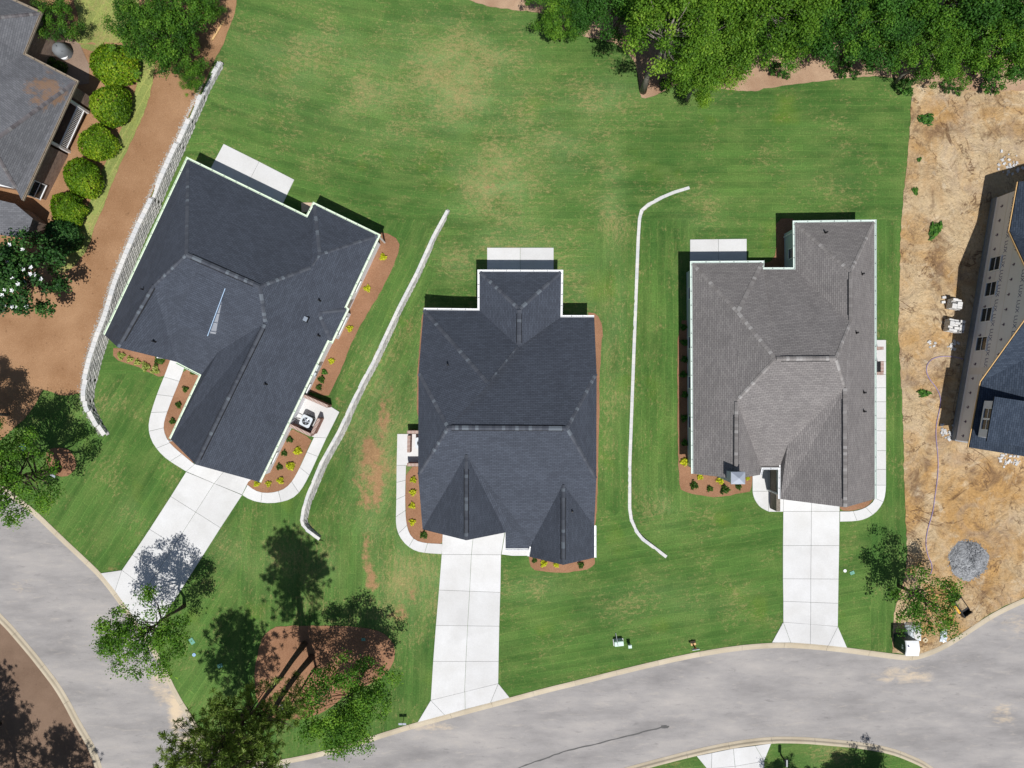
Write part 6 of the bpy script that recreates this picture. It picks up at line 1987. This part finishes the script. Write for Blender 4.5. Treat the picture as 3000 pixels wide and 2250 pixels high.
# stacks of concrete blocks
def block_stack(px, py, rz, nx, ny, nz, label, seed, miss=0.15):
    p = G(px, py, .03)
    root = empty('block_stack', p, label, 'blocks')
    R = Matrix.Rotation(rz, 4, 'Z'); rg = random.Random(seed)
    bw, bd, bh = .40, .20, .20
    mb = MB()
    for (x, z0, sx_, sz_) in ((-.2, -.1, .36, .17),): pass
    # one hollow block
    hb = MB()
    hb.box((0, .085, 0), (.385, .022, .19)); hb.box((0, -.085, 0), (.385, .022, .19))
    for x in (-.182, 0, .182): hb.box((x, 0, 0), (.022, .148, .188))
    me = bpy.data.meshes.new('concrete_block'); me.from_pydata([tuple(v) for v in hb.v], [], hb.f); me.materials.append(CONC_BLOCK)
    sb = MB(); sb.box((0, 0, 0), (.385, .19, .19))
    me2 = bpy.data.meshes.new('concrete_block'); me2.from_pydata([tuple(v) for v in sb.v], [], sb.f); me2.materials.append(CONC_BLOCK)
    inv = Matrix.Translation(-Vector(root.location))
    for k in range(nz):
        for i in range(nx):
            for j in range(ny):
                if k == nz - 1 and rg.random() < miss: continue
                if k == nz - 2 and rg.random() < miss * .2: continue
                o = bpy.data.objects.new('concrete_block', me if rg.random() < .22 else me2); COL.objects.link(o); o.parent = root
                loc = Vector(((i - (nx - 1) / 2) * (bw + .004) + rg.uniform(-.012, .012), (j - (ny - 1) / 2) * (bd + .004) + rg.uniform(-.01, .01), .14 + k * .202 + .1))
                if k == nz - 1 and rg.random() < .15: loc.y += .06
                o.matrix_parent_inverse = inv
                o.matrix_basis = Matrix.Translation(p) @ R @ Matrix.Translation(loc) @ Matrix.Rotation(rg.uniform(-.05, .05), 4, 'Z')
    pm = MB()
    for y in (-.42, 0, .42): pm.box(p + R.to_3x3() @ Vector((0, y * ny * .2, .05)), (nx * bw, .1, .1), rz)
    for x in range(6): pm.box(p + R.to_3x3() @ Vector(((x - 2.5) * nx * bw / 6, 0, .115)), (.1, ny * bd, .025), rz)
    pm.build('pallet', WOOD_TAN, root)
    return root
block_stack(2784, 894, math.radians(-10), 2, 4, 4, 'smaller stack of white concrete blocks near the half-built house', 3, .12)
block_stack(2783, 957, math.radians(-10), 3, 5, 4, 'larger untidy stack of white concrete blocks near the half-built house', 5, .32)
for px, py, lab in ((2762, 872, 'single white block lying above the smaller block stack'), (2760, 886, 'single white block lying left of the smaller block stack')):
    mb = MB(); p = G(px, py, .12); mb.box(p, (.3, .19, .19), .1); o = mb.build('concrete_block', CONC_BLOCK); tag(o, lab, 'block')
# rubble
rb = MB(); rg = random.Random(3)
for (cx, cy, n, sp_) in ((2768, 1268, 26, 14), (2790, 1010, 14, 10), (2940, 1345, 18, 14), (2968, 1348, 14, 12), (2950, 480, 22, 20), (2980, 490, 10, 10), (2727, 1005, 6, 8), (2810, 1250, 8, 8)):
    for _ in range(n):
        p = G(cx + rg.gauss(0, sp_) * .8, cy + rg.gauss(0, sp_) * .8, .06); s = rg.uniform(.06, .2)
        rb.box(p, (s * 1.3, s, s * .7), M=Matrix.Rotation(rg.random() * 6, 3, 'Z') @ Matrix.Rotation(rg.random() * .8, 3, 'X'))
o = rb.build('rubble', CONC_BLOCK); tag(o, 'bits of broken block scattered round the half-built house', 'rubble', kind='stuff')
# hose
HOSE = simple('lilac_hose', srgb(150, 136, 176), .5, .4, 0, .1)
hp = [(2820, 1052), (2795, 1045), (2760, 1043), (2730, 1050), (2714, 1068), (2712, 1090), (2722, 1112), (2740, 1133), (2752, 1155), (2755, 1180), (2750, 1205), (2742, 1240), (2740, 1275), (2745, 1320), (2748, 1365), (2743, 1420), (2738, 1450), (2732, 1500), (2716, 1550), (2710, 1590), (2716, 1625), (2728, 1650), (2730, 1670), (2722, 1685)]
hw_ = smooth_line(GP(hp), it=2)
mb = MB(); mb.tube([(p.x, p.y, height(p.x, p.y) + .07) for p in hw_], .028, 6); o = mb.build('hose', HOSE); tag(o, 'lilac hose snaking down the sandy lot', 'hose')

# loader bucket under the spreading tree
bk = G(2812, 1772, .03); ang = math.radians(35)
br_ = empty('loader_bucket', bk, 'black loader bucket with a yellow bar under the spreading tree', 'bucket')
Rb = Matrix.Rotation(ang, 3, 'Z')
prof = [(-.45, .05), (.45, .05), (.35, .12), (-.3, .12), (-.42, .28), (-.42, .62), (-.5, .62), (-.52, .2)]
V = [bk + Rb @ Vector((x, s * .75, z)) for s in (-1, 1) for x, z in prof]; n = len(prof)
F = [(i, (i + 1) % n, n + (i + 1) % n, n + i) for i in range(n)] + [tuple(range(n - 1, -1, -1)), tuple(range(n, 2 * n))]
shell = mk('shell', V, F, BLACK, br_)
mb = MB()
for s in (-1, 1): mb.box(bk + Rb @ Vector((-.05, s * .74, .3)), (.8, .03, .45), ang)
mb.build('side_plate', BLACK, br_)
mb = MB(); mb.box(bk + Rb @ Vector((-.62, .2, .62)), (.16, .7, .12), ang); mb.build('bar', simple('machine_yellow', srgb(226, 168, 52), .5, .4), br_)
mb = MB(); mb.box(bk + Rb @ Vector((.05, .1, .16)), (.55, .9, .06), ang); mb.build('soil_load', DIRT, br_)

# wrapped material behind the toilet
pw = G(2672, 1850, .03)
wrp = empty('wrapped_pallet', pw, 'heap wrapped in silvery plastic behind the portable toilet', 'pallet')
V = []; F = []; rg = random.Random(8); N_ = 12
for i in range(N_ + 1):
    for j in range(N_ + 1):
        u, v = i / N_ - .5, j / N_ - .5
        e = max(abs(u), abs(v)) * 2
        z = .55 * (1 - max(0, e - .6) / .4) ** .7 if e < 1 else 0
        V.append(pw + Vector((u * 1.25 + rg.uniform(-.03, .03), v * 1.5 + rg.uniform(-.03, .03) , max(0, z + rg.uniform(-.05, .05)))))
for i in range(N_):
    for j in range(N_):
        a = i * (N_ + 1) + j; F.append((a, a + N_ + 1, a + N_ + 2, a + 1))
PLAST = simple('clear_wrap', srgb(206, 214, 218), .18, .8, .15, .25, 6)
mk('plastic_wrap', V, F, PLAST, wrp)
mb = MB(); mb.box(pw + Vector((.05, -.1, .6)), (.5, .6, .06), .3); mb.box(pw + Vector((-.15, .1, .62)), (.12, .2, .05), .3); mb.build('carton', CONC_BLOCK, wrp)
ring = MB(); pc = G(2709, 1874, .04)
ring.tube([(pc.x + .14 * math.cos(t_), pc.y + .14 * math.sin(t_), pc.z + .05) for t_ in [2 * math.pi * k / 18 for k in range(19)]], .06, 6, False)
o = ring.build('cable_coil', simple('straw_rope', srgb(214, 200, 168), .8), None); tag(o, 'small pale coil on the ground right of the portable toilet', 'coil')
pp = MB()
V = []; F = []
c = G(2762, 1862, .03)
for i in range(7):
    for j in range(9):
        V.append(c + Vector(((i / 6 - .5) * .55 + rg.uniform(-.04, .04), (j / 8 - .5) * 1.0 + rg.uniform(-.04, .04), .03 + rg.random() * .10)))
for i in range(6):
    for j in range(8): a = i * 9 + j; F.append((a, a + 9, a + 10, a + 1))
o = mk('plastic_sheet', V, F, PLAST); tag(o, 'crumpled clear plastic sheet under the spreading tree by the kerb', 'plastic')

# utility boxes and lids
MINT = simple('mint_paint', srgb(196, 220, 208, .92), .5, .35, 0, .05)
DKG = simple('utility_green', srgb(96, 120, 104), .6, .3, 0, .1)
TEALG = simple('lid_green', srgb(104, 156, 138), .7, .3, 0, .1)
def rbox(name, p, size, rz, mat, label, cat):
    """utility cabinet: plinth, body with sloping lid"""
    root = empty(name, p, label, cat)
    x, y, z = size
    R = Matrix.Rotation(rz, 3, 'Z')
    mb = MB(); mb.box(p + Vector((0, 0, .03)), (x + .12, y + .12, .1), rz); mb.build('plinth', CONC, root)
    pr_ = [(-y / 2, .08), (y / 2, .08), (y / 2, z), (y / 2 - .06, z + .03), (-y / 2 + .04, z - .02), (-y / 2, z - .08)]
    V = [p + R @ Vector((s * x / 2, a, b)) for s in (-1, 1) for a, b in pr_]; n = len(pr_)
    mk('cabinet', V, [(i, (i + 1) % n, n + (i + 1) % n, n + i)[::-1] for i in range(n)] + [tuple(range(n)), tuple(range(2 * n - 1, n - 1, -1))], mat, root)
    return root
ub = rbox('utility_box', G(1811, 1880), (.72, .42, .55), math.radians(6), MINT, 'pale green utility box with a white stake, on the lawn by the street', 'utility box')
st = MB(); a = P(1804, 1855, .05); b = P(1811, 1893, .95)
st.tube([a, b], [.03, .03], 6); o = st.build('marker_stake', WHITE); tag(o, 'white marker stake leaning over the pale green utility box', 'stake')
up_ = G(1842, 1886); ur = empty('utility_pedestal', up_, 'small round-topped green pedestal right of the pale utility box', 'pedestal')
mb = MB(); mb.box(up_ + Vector((0, 0, .3)), (.22, .2, .6), .1); mb.build('post', DKG, ur)
mb = MB(); mb.box(up_ + Vector((0, 0, .62)), (.28, .26, .1), .1); mb.box(up_ + Vector((0, 0, .68)), (.22, .2, .05), .1); mb.build('cap', MINT, ur)
tb = rbox('transformer_box', G(840, 2075), (.85, .72, .6), math.radians(12), simple('grey_green_paint', srgb(150, 162, 152), .5, .35, 0, .05), 'grey green transformer cabinet under the pines on the mulch island', 'transformer')
up_ = G(868, 2072); ur = empty('utility_pedestal', up_, 'slim pedestal with a white cap beside the transformer cabinet', 'pedestal')
mb = MB(); mb.cyl(up_, .09, .8, 12); mb.build('post', DKG, ur)
mb = MB(); mb.cyl(up_ + Vector((0, 0, .8)), .12, .1, 14, .09); mb.build('cap', WHITE, ur)
def lid(px, py, w, d, mat, label, rnd=False, rz=0.0):
    p = G(px, py, .02)
    root = empty('meter_lid', p, label, 'lid')
    mb = MB()
    if rnd: mb.cyl(p - Vector((0, 0, .05)), w / 2, .08, 16)
    else: mb.box(p, (w, d, .08), rz)
    mb.build('cover', mat, root)
    mb = MB(); mb.box(p + Vector((0, 0, .045)), (w * .3, .04, .015), rz); mb.build('lift_slot', DKG, root)
lid(563, 1878, .35, .5, TEALG, 'green meter lid at the street beside the leafy tree', rz=.6)
BLUEL = simple('blue_lid', srgb(150, 182, 222), .6)
lid(569, 1918, .28, .28, BLUEL, 'round blue lid on the lawn near the leafy tree', True)
lid(645, 1950, .4, .3, TEALG, 'teal lid on the shaded lawn left of the mulch island', rz=.3)
lid(1065, 1873, .3, .22, TEALG, 'teal lid on the shaded right end of the mulch island')
lid(72, 1312, .5, .7, simple('slate_lid', srgb(86, 120, 136), .6), 'blue grey lid in the tree shade at the left edge', rz=.7)
lid(2475, 1672, .26, .26, WHITE, 'small white round lid beside the right driveway', True)
lid(2496, 1678, .36, .26, TEALG, 'green lid beside the right driveway', rz=.4)

# signs
def twin_sign(px, py, rz, label):
    p = G(px, py); root = empty('yard_sign', p, label, 'sign')
    R = Matrix.Rotation(rz, 3, 'Z')
    mb = MB(); mb.tube([p, p + Vector((0, 0, .75))], .025, 6); mb.build('post', DARKMETAL, root)
    for s in (-1, 1):
        mb = MB(); mb.box(p + R @ Vector((s * .16, 0, .78)), (.29, .24, .02), M=R @ Matrix.Rotation(.5, 3, 'X')); mb.build('panel', GALV, root)
twin_sign(1183, 2108, 0.0, 'small twin-panel grey sign at the street left of the middle driveway')
twin_sign(170, 1388, -.55, 'small twin-panel grey sign on the mulch ring at the left edge')
p = G(2030, 1888); root = empty('yard_sign', p, 'yard sign on a brown wooden post at the street, seen edge on', 'sign')
mb = MB(); mb.box(p + Vector((0, 0, .45)), (.09, .09, .9)); mb.build('post', WOOD_BROWN, root)
mb = MB(); mb.box(p + Vector((0, -.08, .8)), (.58, .03, .4), math.radians(8)); mb.build('panel', STEEL_GREY, root)
mb = MB(); mb.box(p + Vector((0, .12, .05)), (.42, .34, .1), .2); mb.build('foot', WOOD_TAN, root)
p = G(2288, 2212); root = empty('mailbox', p, 'black mailbox in the tree shade across the street at the bottom', 'mailbox')
mb = MB(); mb.box(p + Vector((0, 0, .55)), (.1, .1, 1.1)); mb.build('post', BLACK, root)
mb = MB(); mb.tube([p + Vector((0, -.28, 1.2)), p + Vector((0, .28, 1.2))], .13, 10); mb.build('box', DARKMETAL, root)
mb = MB(); mb.tube([p + Vector((0, -.2, 1.05)), p + Vector((0, .0, .7))], .03, 6); mb.build('brace', BLACK, root)

# fallen plank, patio things
a, b = G(657, 62), G(622, 120)
mb = MB(); c = (a + b) / 2 + Vector((0, 0, .08)); mb.box(c, ((b - a).length, .14, .06), math.atan2(b.y - a.y, b.x - a.x)); o = mb.build('plank', WOOD_TAN); tag(o, 'long bare plank lying beside the thicket at the top left', 'plank')
pg = P(168, 139, 1.3); pg.z = height(pg.x, pg.y) + .05
gr = empty('covered_grill', pg, 'grill under a round grey cover on the brown patio', 'grill')
V = []; F = []; na = 20
for i, (r_, z) in enumerate(((.62, 0), (.62, .6), (.56, .9), (.4, 1.1), (.18, 1.18), (.02, 1.2))):
    for k in range(na):
        a_ = 2 * math.pi * k / na; q = r_ * (1 + .05 * math.sin(a_ * 7 + i))
        V.append(pg + Vector((q * math.cos(a_), q * math.sin(a_) * .95, z)))
for i in range(5):
    for k in range(na): F.append((i * na + k, i * na + (k + 1) % na, (i + 1) * na + (k + 1) % na, (i + 1) * na + k))
cv = mk('cover', V, F, simple('grey_canvas', srgb(116, 120, 124), .85), gr, True)
mb = MB(); mb.tube([pg + Vector((-.3, .5, .9)), pg + Vector((0, .1, 1.21)), pg + Vector((.35, -.3, 1.0))], .03, 5); mb.build('cover_seam', DARKMETAL, cv)
for px, py, s, lab in ((193, 97, .26, 'white rounded planter at the corner of the brown patio'), (197, 170, .3, 'white rounded planter beside the covered grill')):
    p = G(px, py, .05); root = empty('planter', p, lab, 'planter')
    mb = MB(); mb.cyl(p, s * .75, .4, 14, s); mb.build('pot', WHITE, root, True)
    mb = MB(); mb.cyl(p + Vector((0, 0, .36)), s * 1.06, .06, 14); mb.build('rim', WHITE, root)
HYD = round_shrub(230, .5, 700, LEAF_DK, .07)
for px, py, s, lab in ((150, 190, 1.1, 'low bush in the shade of the brick house beside the planter'), (185, 205, 1.0, 'low bush at the patio corner in front of the brick house')):
    plant_tree('bush', HYD, G(px, py, .03), lab, 'bush', 1, s)
bpy.context.view_layer.update()
